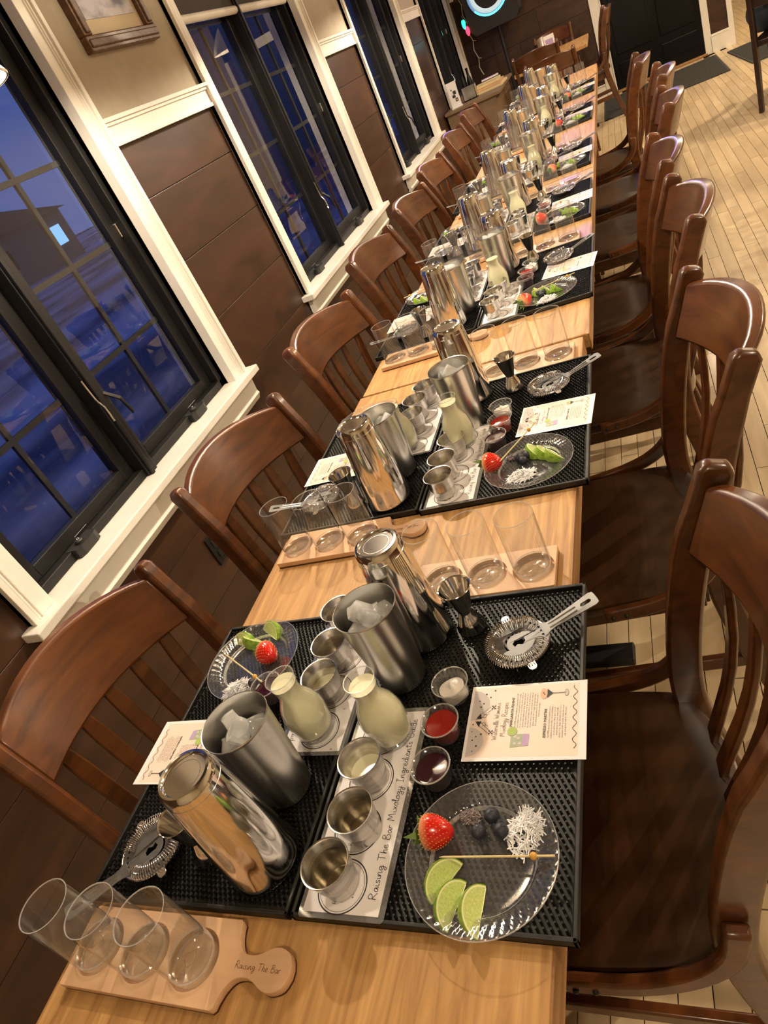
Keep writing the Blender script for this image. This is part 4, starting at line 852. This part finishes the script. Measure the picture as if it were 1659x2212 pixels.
def setting(side, i):
    S = dict(BASE); S.update(OVR.get((side, i), {})); y0 = (Y0R if side == 'R' else Y0L)[i]; mir = side == 'L'
    dx = (0, 0, 0, -.012, -.02, -.025, -.02, -.02)[i] if side == 'R' else 0.0
    j = 0.0 if (side, i) in OVR and i < 3 or i == 0 else 0.006
    J = lambda: (q.random() - .5) * 2 * j
    W = ('aisle side', 'window side')[mir]; o_ = ORD[i]; where = '%s setting, %s' % (o_, W)
    def P(u, v, z): return (-u, y0 + .457 - v, z) if mir else (u + dx, y0 + v, z)
    rz0 = pi if mir else 0.0
    def put(kind, name, label, cat, uv, z=0.0, rz=0.0, group=None, zz=None, jit=True, rot=None, sc=None):
        u, v = uv[0] + (J() if jit else 0), uv[1] + (J() if jit else 0)
        return spawn(kind, name, label, cat, P(u, v, (H + z) if zz is None else zz), rz0 + rz, group, rot, sc)
    spawn('bar_mat', 'bar_mat', 'black rubber bar mat with raised nubs under the %s' % where, 'bar mat', P(.002, 0, TT), rz0, 'bar mats under the settings')
    put('guide', 'ingredients_guide', 'laminated white ingredients guide with four ringed spots, %s' % where, 'placemat', S['guide'], 0.0001, 0, 'laminated ingredients guides', jit=False)
    zc = .0011
    for n, (uv, kd, t) in enumerate(zip(S['cups'], ('cup_clear', 'cup_clear', 'cup_juice'), ('of clear liquor on spot one', 'of clear liquor on spot two', 'of cloudy juice on spot three'))):
        put(kd, 'steel_cup', 'small steel cup %s, %s' % (t, where), 'sauce cup', uv, zc, q.random() * 6, 'steel cups on the guides')
    put('carafe', 'juice_carafe', 'small glass carafe of cloudy lime juice, %s' % where, 'carafe', S['car'], zc, 0, 'carafes of lime juice')
    put('sauce_white', 'plastic_cup', 'clear fluted plastic cup of white cream, %s' % where, 'sauce cup', S['sw'], 0, q.random() * 6, 'plastic sauce cups')
    put('sauce_red', 'plastic_cup', 'clear fluted plastic cup of red syrup, %s' % where, 'sauce cup', S['sr'], 0, q.random() * 6, 'plastic sauce cups')
    put('sauce_dark', 'plastic_cup', 'clear fluted plastic cup of dark berry syrup, %s' % where, 'sauce cup', S['sd'], 0, q.random() * 6, 'plastic sauce cups')
    put('card', 'recipe_card', 'blush pink printed cocktail recipe card, %s' % where, 'card', S['card'][:2], 0.0001, R(S['card'][2]), 'recipe cards', jit=False)
    put('strainer', 'cocktail_strainer', 'steel coil-edged cocktail strainer, %s' % where, 'strainer', S['str'][:2], 0, R(S['str'][2] + J() * 1500), 'cocktail strainers')
    put('jigger', 'jigger', 'double-ended steel jigger standing on the mat, %s' % where, 'jigger', S['jig'], 0, 0, 'steel jiggers')
    put('tin', 'shaker_tin', 'open frosted steel shaker tin with ice, %s' % where, 'shaker', S['tin'], 0, q.random() * 6, 'open shaker tins', jit=False)
    put('shaker', 'cocktail_shaker', 'tall polished steel shaker standing upside down, %s' % where, 'shaker', S['sh'], 0, q.random() * 6, 'upside-down shakers', jit=False)
    if i < 3:
        tx, ty, _ = P(*S['tin'], 0)
        for n, (ax, ay, az) in enumerate([(-.018, -.012, .102), (.014, -.016, .104), (-.002, .019, .104), (.019, .010, .114), (-.014, .008, .123), (.003, -.006, .127)]):
            if i == 1 and mir and n > 3: continue
            o = link('ice_cube', ICE[(n + i) % 5], None, (tx + ax, ty + ay, H + az), rot=(q.random() * 3, q.random() * 3, q.random() * 3), sc=.88)
            tag(o, 'ice cube inside the open tin, %s' % where, 'ice', 'ice cubes in the tin of the %s' % where)
    # plate and its garnishes
    pu, pv = S['plate']; put('plate', 'plate', 'clear plastic plate of fruit and coconut garnishes, %s' % where, 'plate', (pu, pv), 0, 0, 'garnish plates', jit=False)
    zp = .0022; pz = lambda du, dv: (pu + du, pv + dv)
    if side == 'R' and i == 0:
        G = dict(st=(-.0295, .0210, .062, .020), lime=[(-.034, -.026, -122, 40), (-.020, -.047, -104, 40), (.006, -.050, -92, 40)], bl=[(-.0075, .026), (.003, .044), (.0145, .026)], co=(.042, .030, 75), la=(-.020, .0445), pk=(.014, -.003, 3))
    elif i == 0:
        G = dict(st=(-.047, .010, .03, 2.5), lime=[(.046, -.040, -200, 40), (.022, -.052, -25, 40), (-.002, -.058, -215, 40)], bl=[(-.019, .048), (-.031, .042), (-.036, .052)], co=(.010, .052, 20), la=(-.050, .034), pk=(-.002, .030, 148))
    elif i % 2 == 1:
        G = dict(st=(-.047, .005, .04, -.3), lime=[(.012, .040, -70, 40), (.032, .030, -62, 40), (.050, .016, -55, 40)], bl=[(-.022, .022), (-.006, .026), (-.014, .010)], co=(-.012, -.030, 10), la=(-.034, .034), pk=(-.020, .040, 62))
    else:
        G = dict(st=(-.040, -.012, .04, .8), lime=[(-.020, .032, -75, 40), (.004, .030, -70, 40), (.030, .024, -62, 40)], bl=[(-.024, .012), (-.010, .012), (-.018, -.002)], co=(.0, -.036, 20), la=(-.052, .022), pk=(.018, .002, 20))
    su, sv, lift, ang = G['st']; x, y, _ = P(*pz(su, sv), 0)
    spawn('strawberry', 'strawberry', 'red strawberry with green leaves on the plate, %s' % where, 'strawberry', (x, y, H + zp + .0168), 0, 'strawberries on the plates', rot=(0, -pi / 2 - .10, rz0 + ang) if True else None, sc=1.12)
    for n, (lu, lv, az, tl) in enumerate(G['lime']):
        x, y, _ = P(*pz(lu, lv), 0)
        spawn('lime', 'lime_wedge', '%s lime wedge of the three on the plate, %s' % (('first', 'middle', 'last')[n] if not i == 0 or mir else ('upper', 'lower left', 'lower right')[n], where), 'lime',
              (x, y, H + zp), 0, 'lime wedges on the plates', rot=(R(tl), 0, R(az)))
    for n, (bu, bv) in enumerate(G['bl']):
        x, y, _ = P(*pz(bu, bv), 0); o = spawn('blueberry', 'blueberry', 'blueberry beside the strawberry, %s' % where, 'blueberry', (x, y, H + zp - .0006), 0, 'blueberries of the %s' % where, rot=(.3 * n, .2, n))
    x, y, _ = P(*pz(*G['co'][:2]), 0); o = spawn('coconut', 'shredded_coconut', 'pile of white shredded coconut on the plate, %s' % where, 'coconut', (x, y, H + zp), rz0 + R(G['co'][2]), 'coconut piles'); o['kind'] = 'stuff'
    x, y, _ = P(*pz(*G['la']), 0); o = spawn('dried_flowers', 'dried_flowers', 'pinch of grey dried flowers by the strawberry, %s' % where, 'dried flowers', (x, y, H + zp + .001), rz0, 'dried flower pinches'); o['kind'] = 'stuff'
    x, y, _ = P(*pz(*G['pk'][:2]), 0); spawn('pick', 'bamboo_pick', 'bamboo cocktail pick with amber bead on the plate, %s' % where, 'cocktail pick', (x, y, H + .0165 + (.012 if not (i == 0 and not mir) else 0)), 0, 'bamboo picks', rot=(0, 0, rz0 + R(G['pk'][2])))
    # board with three glasses beyond the mat
    bu, bv = S['board']; bu += J(); bv += J(); bz = R(J() * 300)
    x, y, _ = P(bu, bv, 0); spawn('board', 'serving_board', 'small wooden paddle board holding three glasses, %s' % where, 'board', (x, y, TT), rz0 + bz, 'paddle boards')
    for n, h in enumerate(HOLES):
        a = rz0 + bz; gx, gy = x + h[0] * cos(a) - h[1] * sin(a), y + h[0] * sin(a) + h[1] * cos(a)
        spawn('glass', 'highball_glass', 'empty highball glass, %s of three on the paddle board, %s' % (('outermost', 'middle', 'handle-end one')[n], where), 'glass', (gx, gy, TT + .0048), q.random() * 6, 'highball glasses on the boards')
for i in range(7): setting('R', i)
for i in range(8): setting('L', i)
# ------------------------------------------------------------------ pendants and ceiling lights
def pendant(x, y, z, p, label, r=.15):
    o = bpy.data.objects.new('pendant_lamp', None); COL.objects.link(o); o.location = (x, y, z); tag(o, label, 'lamp', 'pendant lamps over the table')
    b = MB(); b.lathe([(r, 0), (r * 1.01, .003), (r * .86, .045), (r * .55, .105), (r * .24, .150), (.022, .165), (.022, .20), (0, .20)], 'enamel', 48)
    b.lathe([(r * .985, .001), (r * .84, .042), (r * .53, .098), (r * .22, .142), (0, .155)], 'enamel', 48); link('lamp_shade', b.mesh('lamp_shade'), o)
    b = MB(); b.ball((0, 0, .095), .028, 'bulb', 16, 12); link('bulb', b.mesh('bulb'), o)
    b = MB(); b.tube([(0, 0, .2), (0, 0, CEIL - z)], .0035, 'iron', 8); link('cord', b.mesh('cord'), o)
    if p:
        l = lamp('pendant_beam', 'POINT', (x, y, z + .045), p, WARM, .018)
for k, (x, y, z, p) in enumerate(PENDANTS): pendant(x, y, z, p, 'cream enamel cone pendant over the %s part of the table' % ('near', 'middle', 'far')[k])
pendant(-.50, .75, H + .88, 4, 'cream enamel cone pendant at the left edge of the picture', .15)
o = bpy.data.objects.new('woven_pendant', None); COL.objects.link(o); o.location = (1.95, 2.3, 1.95); tag(o, 'open woven rattan pendant over the aisle', 'lamp')
b = MB()
for k in range(9): b.tube([((.10 + .10 * sin(pi * k / 9)) * cos(a), (.10 + .10 * sin(pi * k / 9)) * sin(a), -.11 + .032 * k) for a in np.linspace(0, 2 * pi, 32)[:-1]], .0060, 'rattan', 6, closed=True)
for k in range(10):
    a = 2 * pi * k / 10; b.tube([((.10 + .10 * sin(pi * t / 9)) * cos(a + .12 * t), (.10 + .10 * sin(pi * t / 9)) * sin(a + .12 * t), -.11 + .032 * t) for t in range(9)], .0055, 'rattan', 6)
link('woven_shade', b.mesh('woven_shade'), o)
b = MB(); b.tube([(0, 0, .13), (0, 0, CEIL - 1.95)], .004, 'iron', 8); link('cord', b.mesh('cord'), o)
lamp('woven_pendant_beam', 'POINT', (1.95, 2.3, 1.98), 85, (1.0, .84, .62), .006)
o = bpy.data.objects.new('stage_light', None); COL.objects.link(o); o.location = (-.35, 8.96, 2.37); o.rotation_euler = (Vector((0, 1.0, .9)) - Vector((-.35, 8.96, 2.37))).to_track_quat('-Z', 'Y').to_euler(); tag(o, 'small blue stage light mounted near the far ceiling', 'lamp')
b = MB(); b.lathe([(.085, -.04), (.085, .10), (.05, .14), (0, .14)], 'iron', 24); link('can', b.mesh('can'), o)
b = MB(); b.disc(.080, -.02, 'bluelens', 24); link('lens', b.mesh('lens'), o)
for k, (x, y) in enumerate([(2.0, 1.2), (2.0, 3.6), (2.0, 6.2), (0.9, 7.9), (3.2, 9.2), (0.6, -1.2)]):
    o = bpy.data.objects.new('ceiling_light', None); COL.objects.link(o); o.location = (x, y, CEIL); tag(o, 'round ceiling light over the aisle', 'ceiling light', 'ceiling lights')
    b = MB(); b.lathe([(.115, 0), (.135, -.01), (.13, -.03), (.115, -.03)], 'trim', 32, closed=True); link('housing', b.mesh('housing'), o)
    b = MB(); b.disc(.114, -.012, 'diffuser', 32); link('diffuser', b.mesh('diffuser'), o)
# ------------------------------------------------------------------ picture on the wall
o = bpy.data.objects.new('picture_frame', None); COL.objects.link(o); o.location = (XW, 2.462, H + 1.39); tag(o, 'walnut framed snowy landscape picture hanging between the windows', 'picture')
hw, hh = .238, .332
for (y0, y1, z0, z1) in ((-hw, hw, -hh, -hh + .05), (-hw, hw, hh - .05, hh), (-hw, -hw + .05, -hh + .05, hh - .05), (hw - .05, hw, -hh + .05, hh - .05)):
    b = MB(); b.box((.013, (y0 + y1) / 2, (z0 + z1) / 2), (.030, y1 - y0, z1 - z0), 'picture_wood'); b.box((.022, (y0 + y1) / 2, (z0 + z1) / 2), (.026, (y1 - y0) * (.98 if y1 - y0 > .1 else .5), (z1 - z0) * (.98 if z1 - z0 > .1 else .5)), 'picture_wood')
    link('frame_bar', b.mesh('frame_bar', False), o, bevel=.004)
b = MB(); b.box((.008, 0, 0), (.006, 2 * hw - .08, 2 * hh - .08), 'picmat'); link('mat_board', b.mesh('mat_board', False), o)
b = MB(); b.box((.012, 0, .012), (.004, 2 * hw - .15, 2 * hh - .17), 'snowpic'); link('print', b.mesh('print', False), o)
# outlet cover under the first window
b = MB(); b.box((XW + .004, 1.372, H - .46), (.008, .075, .118), 'black_frame'); b.box((XW + .009, 1.372, H - .437), (.004, .034, .030), 'iron'); b.box((XW + .009, 1.372, H - .483), (.004, .034, .030), 'iron')
tag(link('wall_outlet', b.mesh('wall_outlet', False), bevel=.001), 'black outlet cover on the dark planks under the nearest window', 'outlet')
# ------------------------------------------------------------------ far corner: side table with clutter
o = bpy.data.objects.new('side_table', None); COL.objects.link(o); o.location = (-.855, 7.65, 0); tag(o, 'tan boxy side table in the far left corner', 'table')
b = MB(); b.box((0, 0, .735), (.55, 1.1, .025), 'counter'); link('table_top', b.mesh('table_top', False), o, bevel=.003)
b = MB(); b.box((-.02, 0, .36), (.49, 1.04, .72), 'counter'); link('body', b.mesh('body', False), o, bevel=.003)
for s in (-1, 1):
    b = MB(); b.box((.228, s * .26, .38), (.014, .48, .62), 'counter'); link('cabinet_door', b.mesh('cabinet_door', False), o, bevel=.003)
zt = .7476
o = bpy.data.objects.new('card_holder', None); COL.objects.link(o); o.location = (-1.02, 7.25, zt); o.rotation_euler = (0, 0, R(12)); tag(o, 'white upright table sign with small dark pictures on the side table', 'sign')
b = MB(); b.box((0, 0, .11), (.095, .012, .22), 'paper'); link('sign_panel', b.mesh('sign_panel', False), o, bevel=.001)
b = MB(); b.box((0, 0, .004), (.11, .06, .008), 'paper'); link('foot', b.mesh('foot', False), o)
b = MB()
for (x, z, sx, sz) in ((-.012, .155, .012, .012), (.012, .128, .030, .030), (-.002, .098, .030, .024), (.016, .065, .026, .030)): b.box((x, -.0066, z), (sx, .001, sz), 'ink')
b.box((.016, -.0072, .065), (.012, .001, .014), 'bead'); link('small_pictures', b.mesh('small_pictures', False), o)
o = bpy.data.objects.new('utensil_caddy', None); COL.objects.link(o); o.location = (-.90, 7.42, zt); tag(o, 'grey caddy holding dark bottles behind the white table sign', 'caddy')
b = MB(); b.box((0, 0, .005), (.13, .11, .01), 'counter')
for c, d in (((-.062, 0, .06), (.006, .11, .12)), ((.062, 0, .06), (.006, .11, .12)), ((0, -.052, .06), (.13, .006, .12)), ((0, .052, .06), (.13, .006, .12))): b.box(c, d, 'steelb')
link('box', b.mesh('box', False), o, bevel=.001)
for k, (x, y) in enumerate(((-.93, 7.42), (-.87, 7.42))):
    b = MB(); b.lathe([(0, 0), (.026, 0), (.028, .005), (.028, .13), (.020, .165), (.011, .19), (.011, .235), (.013, .24), (.013, .25), (0, .25)], 'black_door', 24)
    tag(link('bottle', b.mesh('bottle'), None, (x, y, zt + .011)), 'dark bottle standing in the grey caddy, %s one' % ('left', 'right')[k], 'bottle', 'bottles in the caddy')
for k in range(3):
    b = MB(); b.box((0, 0, .010), (.30 - .03 * k, .36 - .05 * k, .02), 'bamboo' if k != 1 else 'board'); b.box((0, -.1, .021), (.24 - .03 * k, .03, .003), 'table')
    tag(link('wooden_tray', b.mesh('wooden_tray', False), None, (-.74, 7.62, zt + .0215 * k), R(4 * k - 3), .002), 'pale wooden tray on the side table, %s of the stack' % ('bottom', 'middle', 'top')[k], 'tray', 'trays on the side table')
b = MB(); b.box((0, 0, .006), (.17, .07, .012), 'paper'); b.box((0, 0, .0125), (.15, .05, .001), 'redb' if False else 'plilac')
tag(link('folded_napkin', b.mesh('folded_napkin', False), None, (-.74, 7.80, zt + .068), .1, .002), 'folded pale napkin lying on the wooden trays', 'napkin')
# small light table by the far wall
o = bpy.data.objects.new('small_table', None); COL.objects.link(o); o.location = (-.13, 7.86, 0); tag(o, 'small light wooden table near the far plank wall', 'table')
b = MB(); b.box((0, 0, .755), (.68, .86, .03), 'table'); link('table_top', b.mesh('table_top', False), o, bevel=.004)
b = MB(); b.lathe([(.04, .02), (.04, .74)], 'iron', 16); link('pedestal', b.mesh('pedestal'), o)
b = MB(); b.box((0, 0, .012), (.55, .06, .024), 'iron'); b.box((0, 0, .012), (.06, .55, .024), 'iron'); link('foot_cross', b.mesh('foot_cross', False), o)
b = MB(); b.box((0, 0, .085), (.10, .05, .17), 'paper'); b.box((0, -.027, .09), (.07, .002, .10), 'plilac')
tag(link('menu_block', b.mesh('menu_block', False), None, (-.12, 7.75, .771), .15, .002), 'small white menu holder on the light wooden table', 'menu holder')
b = MB(); b.lathe([(0, 0), (.024, 0), (.026, .01), (.024, .07), (.014, .10), (.013, .14), (0, .14)], 'black_door', 20)
tag(link('sauce_bottle', b.mesh('sauce_bottle'), None, (-.24, 7.72, .771)), 'small dark sauce bottle on the light wooden table', 'bottle')
# ------------------------------------------------------------------ speaker on its stand
SX, SY, SZ = -.665, 8.86, H + .70
o = bpy.data.objects.new('loudspeaker', None); COL.objects.link(o); o.location = (SX, SY, SZ); tag(o, 'black party loudspeaker with glowing ring on a stand in the far corner', 'loudspeaker')
b = MB(); n = 8; hw, hh = .27, .31
pl = [(-hw + .05, -hh), (hw - .05, -hh), (hw, -hh + .06), (hw, hh), (-hw, hh), (-hw, -hh + .06)]
b.prism(pl, -.19, .19, 'spk', None, Matrix.Rotation(pi / 2, 4, 'X')); link('cabinet', b.mesh('cabinet', False), o, bevel=.012)
T = Matrix.Translation((0, -.19, .02)) @ Matrix.Rotation(pi / 2, 4, 'X')
b = MB(); b.lathe([(.215, .0), (.212, .012), (.195, .016), (.188, .004)], 'ledw', 56, T); link('light_ring', b.mesh('light_ring'), o)
b = MB(); vs = []; A = np.linspace(R(215), R(330), 26)
for a in A: vs += [(.196 * cos(a), .196 * sin(a), .0175), (.212 * cos(a), .212 * sin(a), .0145)]
b.add([tuple(T @ Vector(v)) for v in vs], [(2 * i, 2 * i + 1, 2 * i + 3, 2 * i + 2) for i in range(25)], 'ledc'); link('cyan_arc', b.mesh('cyan_arc'), o)
b = MB(); b.lathe([(.187, .004), (.170, .008), (.150, .003), (.06, -.05), (.05, -.03), (.0, -.02)], 'cone', 48, T); link('speaker_cone', b.mesh('speaker_cone'), o)
o2 = bpy.data.objects.new('speaker_stand', None); COL.objects.link(o2); o2.location = (SX, SY, 0); tag(o2, 'black pole stand with three legs under the loudspeaker', 'stand')
b = MB(); b.tube([(0, 0, .05), (0, 0, SZ - hh)], .018, 'iron', 12); link('pole', b.mesh('pole'), o2)
for k in range(3):
    a = k * 2 * pi / 3 + .5; b = MB(); b.tube([(0, 0, .5), (.32 * cos(a), .32 * sin(a), .012)], .011, 'iron', 8); link('leg', b.mesh('leg'), o2)
for k, (x, z, m) in enumerate(((-.975, H + .545, 'greenb'), (-.955, H + .475, 'redb'), (-.375, H + .60, 'redb'))):
    b = MB(); b.ball((0, 0, 0), .022, m, 14, 10, (1, 1, 2.2)); b.lathe([(0, .075), (.012, .075), (.012, .04), (.018, .036)], 'iron', 10)
    tag(link('coloured_bulb', b.mesh('coloured_bulb'), None, (x, 8.66, z)), '%s glowing holiday bulb at the %s side of the loudspeaker' % (('green', 'red', 'red')[k], ('left', 'left', 'right')[k]), 'light', 'holiday bulbs')
# string lights down the corner
o = bpy.data.objects.new('string_lights', None); COL.objects.link(o); o.location = (0, 0, 0); tag(o, 'thin white string of unlit lights hanging down the far corner', 'string lights')
pts = [(-1.095, 9.22, 2.3)] ; zz = 2.3; k = 0
while zz > .80: zz -= .09; k += 1; pts.append((-1.08 + .022 * (k % 2) + .004 * k, 9.20 - .006 * k, zz))
b = MB(); b.tube(catmull(pts, 2), .0055, 'wire', 5); link('wire', b.mesh('wire'), o)
for p in pts[1:-1:2]:
    b = MB(); b.tube([p, (p[0] + .035, p[1] - .01, p[2] - .015)], [.006, .003], 'wire', 5); link('tiny_bulb', b.mesh('tiny_bulb'), o)
# door mats
def dmat(cx, cy, sx, sy, rz, label):
    b = MB(); b.box((0, 0, .005), (sx, sy, .010), 'floormat'); n = int(sy / .022)
    for k in range(n): b.box((0, -sy / 2 + .011 + k * .022, .0105), (sx - .04, .012, .003), 'floormat')
    tag(link('door_mat', b.mesh('door_mat', False), None, (cx, cy, .001), rz, .002), label, 'door mat', 'charcoal door mats')
dmat(.78, 8.50, 1.16, 1.12, R(0), 'charcoal ribbed door mat in front of the black door')
dmat(2.08, 8.42, 1.18, 1.10, R(4), 'charcoal ribbed door mat right of the first one')
# ------------------------------------------------------------------ seated person at the right edge
px_, py_ = 1.641, 6.21
o = bpy.data.objects.new('dark_chair', None); COL.objects.link(o); o.location = (px_, py_, 0); o.rotation_euler = (0, 0, R(65)); tag(o, 'espresso wooden chair with curved legs under the seated person', 'chair')
for sx in (-1, 1):
    for sy in (-1, 1):
        b = MB()
        if sx < 0: b.sweep(catmull([(-.365, sy * .19, 0), (-.362, sy * .19, .22), (-.366, sy * .19, .46), (-.392, sy * .19, .75), (-.44, sy * .19, 1.02)], 4), (0, 1, 0), .032, [.036] * 4 + [.048] * 9 + [.036] * 4, 'darkwood')
        else: b.sweep([(.19, sy * .19, .44), (.20, sy * .19, 0)], (0, 1, 0), [.04, .026], [.04, .026], 'darkwood')
        link('rear_post' if sx < 0 else 'front_leg', b.mesh('leg', False), o, bevel=.004)
b = MB(); b.box((-.085, 0, .445), (.55, .43, .045), 'darkwood'); link('seat', b.mesh('seat', False), o, bevel=.01)
for z in (.70, .86, .99):
    b = MB(); b.sweep([(-.380 - (z - .7) * .16, y, z) for y in (-.18, -.09, 0, .09, .18)], (0, 0, 1), .07, .018, 'darkwood'); link('back_rail', b.mesh('back_rail', False), o, bevel=.004)
def skinned(name, nodes, edges, mat, parent, sub=2):
    me = bpy.data.meshes.new(name); me.from_pydata([n[0] for n in nodes], edges, []); ob = bpy.data.objects.new(name, me); COL.objects.link(ob)
    s = ob.modifiers.new('skin', 'SKIN'); s.use_smooth_shade = True
    for k, n in enumerate(nodes):
        me.skin_vertices[0].data[k].radius = n[1] if isinstance(n[1], tuple) else (n[1], n[1])
    me.skin_vertices[0].data[0].use_root = True
    u = ob.modifiers.new('sub', 'SUBSURF'); u.levels = u.render_levels = sub
    dg = bpy.context.evaluated_depsgraph_get(); me2 = bpy.data.meshes.new_from_object(ob.evaluated_get(dg)); bpy.data.objects.remove(ob)
    me2.materials.clear(); me2.materials.append(M[mat]); me2.polygons.foreach_set('use_smooth', [True] * len(me2.polygons))
    r = bpy.data.objects.new(name, me2); COL.objects.link(r); r.parent = parent; return r
p = bpy.data.objects.new('person', None); COL.objects.link(p); p.location = (px_ - .155, py_ - .03, 0); p.rotation_euler = (0, 0, R(65)); tag(p, 'seated person in coral top and dark jeans, at the right edge of the picture', 'person')
# body (skin): sits facing +x
body = [((-.10, 0, .60), .10), ((-.12, 0, .78), .10), ((-.12, 0, .98), .11), ((-.10, 0, 1.10), .07), ((-.08, 0, 1.17), .045), ((-.06, 0, 1.24), .055), ((-.05, 0, 1.33), (.075, .085)), ((-.06, 0, 1.40), .06),
        ((-.11, .17, 1.06), .045), ((-.08, .24, .84), .036), ((.10, .20, .76), .028), ((.17, .19, .77), .020), ((-.11, -.17, 1.06), .045), ((-.08, -.24, .84), .036), ((.10, -.20, .76), .028), ((.17, -.19, .77), .020)]
skinned('body', body, [(0, 1), (1, 2), (2, 3), (3, 4), (4, 5), (5, 6), (6, 7), (2, 8), (8, 9), (9, 10), (10, 11), (2, 12), (12, 13), (13, 14), (14, 15)], 'skin', p)
for s in (-1, 1):
    for k in range(4):
        b = MB(); y = s * (.19 + (k - 1.5) * .016); b.tube([(.175, y, .772), (.20, y, .770), (.222 + .004 * (k in (1, 2)), y, .758), (.236 + .006 * (k in (1, 2)), y, .745)], [.0085, .008, .0075, .006], 'skin', 8); link('finger', b.mesh('finger'), p)
    b = MB(); b.tube([(.15, s * .165, .768), (.175, s * .148, .762), (.195, s * .142, .755)], [.010, .009, .007], 'skin', 8); link('thumb', b.mesh('thumb'), p)
hip = [((-.14, 0, .565), (.125, .16)), ((-.02, .10, .545), .085), ((.30, .12, .545), .070), ((.34, .12, .30), .052), ((.32, .12, .06), .040), ((-.02, -.10, .545), .085), ((.30, -.12, .545), .070), ((.34, -.12, .30), .052), ((.32, -.12, .06), .040), ((-.15, 0, .70), (.115, .15))]
skinned('jeans', hip, [(0, 1), (1, 2), (2, 3), (3, 4), (0, 5), (5, 6), (6, 7), (7, 8), (0, 9)], 'denim', p)
top = [((-.14, 0, .70), (.125, .165)), ((-.14, 0, .84), (.115, .145)), ((-.13, 0, 1.0), (.12, .165)), ((-.11, 0, 1.10), .075), ((-.12, .175, 1.06), .062), ((-.085, .245, .86), .052), ((.03, .22, .79), .044), ((-.12, -.175, 1.06), .062), ((-.085, -.245, .86), .052), ((.03, -.22, .79), .044)]
skinned('coral_top', top, [(0, 1), (1, 2), (2, 3), (2, 4), (4, 5), (5, 6), (2, 7), (7, 8), (8, 9)], 'coral', p)
b = MB(); b.ball((-.085, 0, 1.37), .112, 'hair', 20, 14, (1, .85, 1.08)); b.ball((-.14, 0, 1.22), .085, 'hair', 16, 12, (.6, .95, 1.5)); link('hair', b.mesh('hair'), p)
for s in (-1, 1):
    b = MB(); b.ball((.042, s * .03, 1.345), .0095, 'paper', 10, 8); b.ball((.050, s * .03, 1.345), .004, 'ink', 8, 6); link('eye', b.mesh('eye'), p)
    b = MB(); b.ball((-.045, s * .082, 1.335), .020, 'skin', 10, 8, (.7, .35, 1.2)); link('ear', b.mesh('ear'), p)
    b = MB(); b.prism([(-.09, -.035), (.10, -.04), (.15, -.02), (.155, .02), (.10, .04), (-.09, .035)], 0, .055, 'iron'); link('shoe', b.mesh('shoe', False), p, (.33, s * .12, 0), bevel=.015)
b = MB(); b.ball((.052, 0, 1.318), .013, 'skin', 10, 8, (1, .8, 1.5)); link('nose', b.mesh('nose'), p)
b = MB(); b.ball((.043, 0, 1.285), .014, 'berry', 10, 8, (.5, 1.3, .4)); link('mouth', b.mesh('mouth'), p)
for me in bpy.data.meshes:
    if me.users == 0: bpy.data.meshes.remove(me)
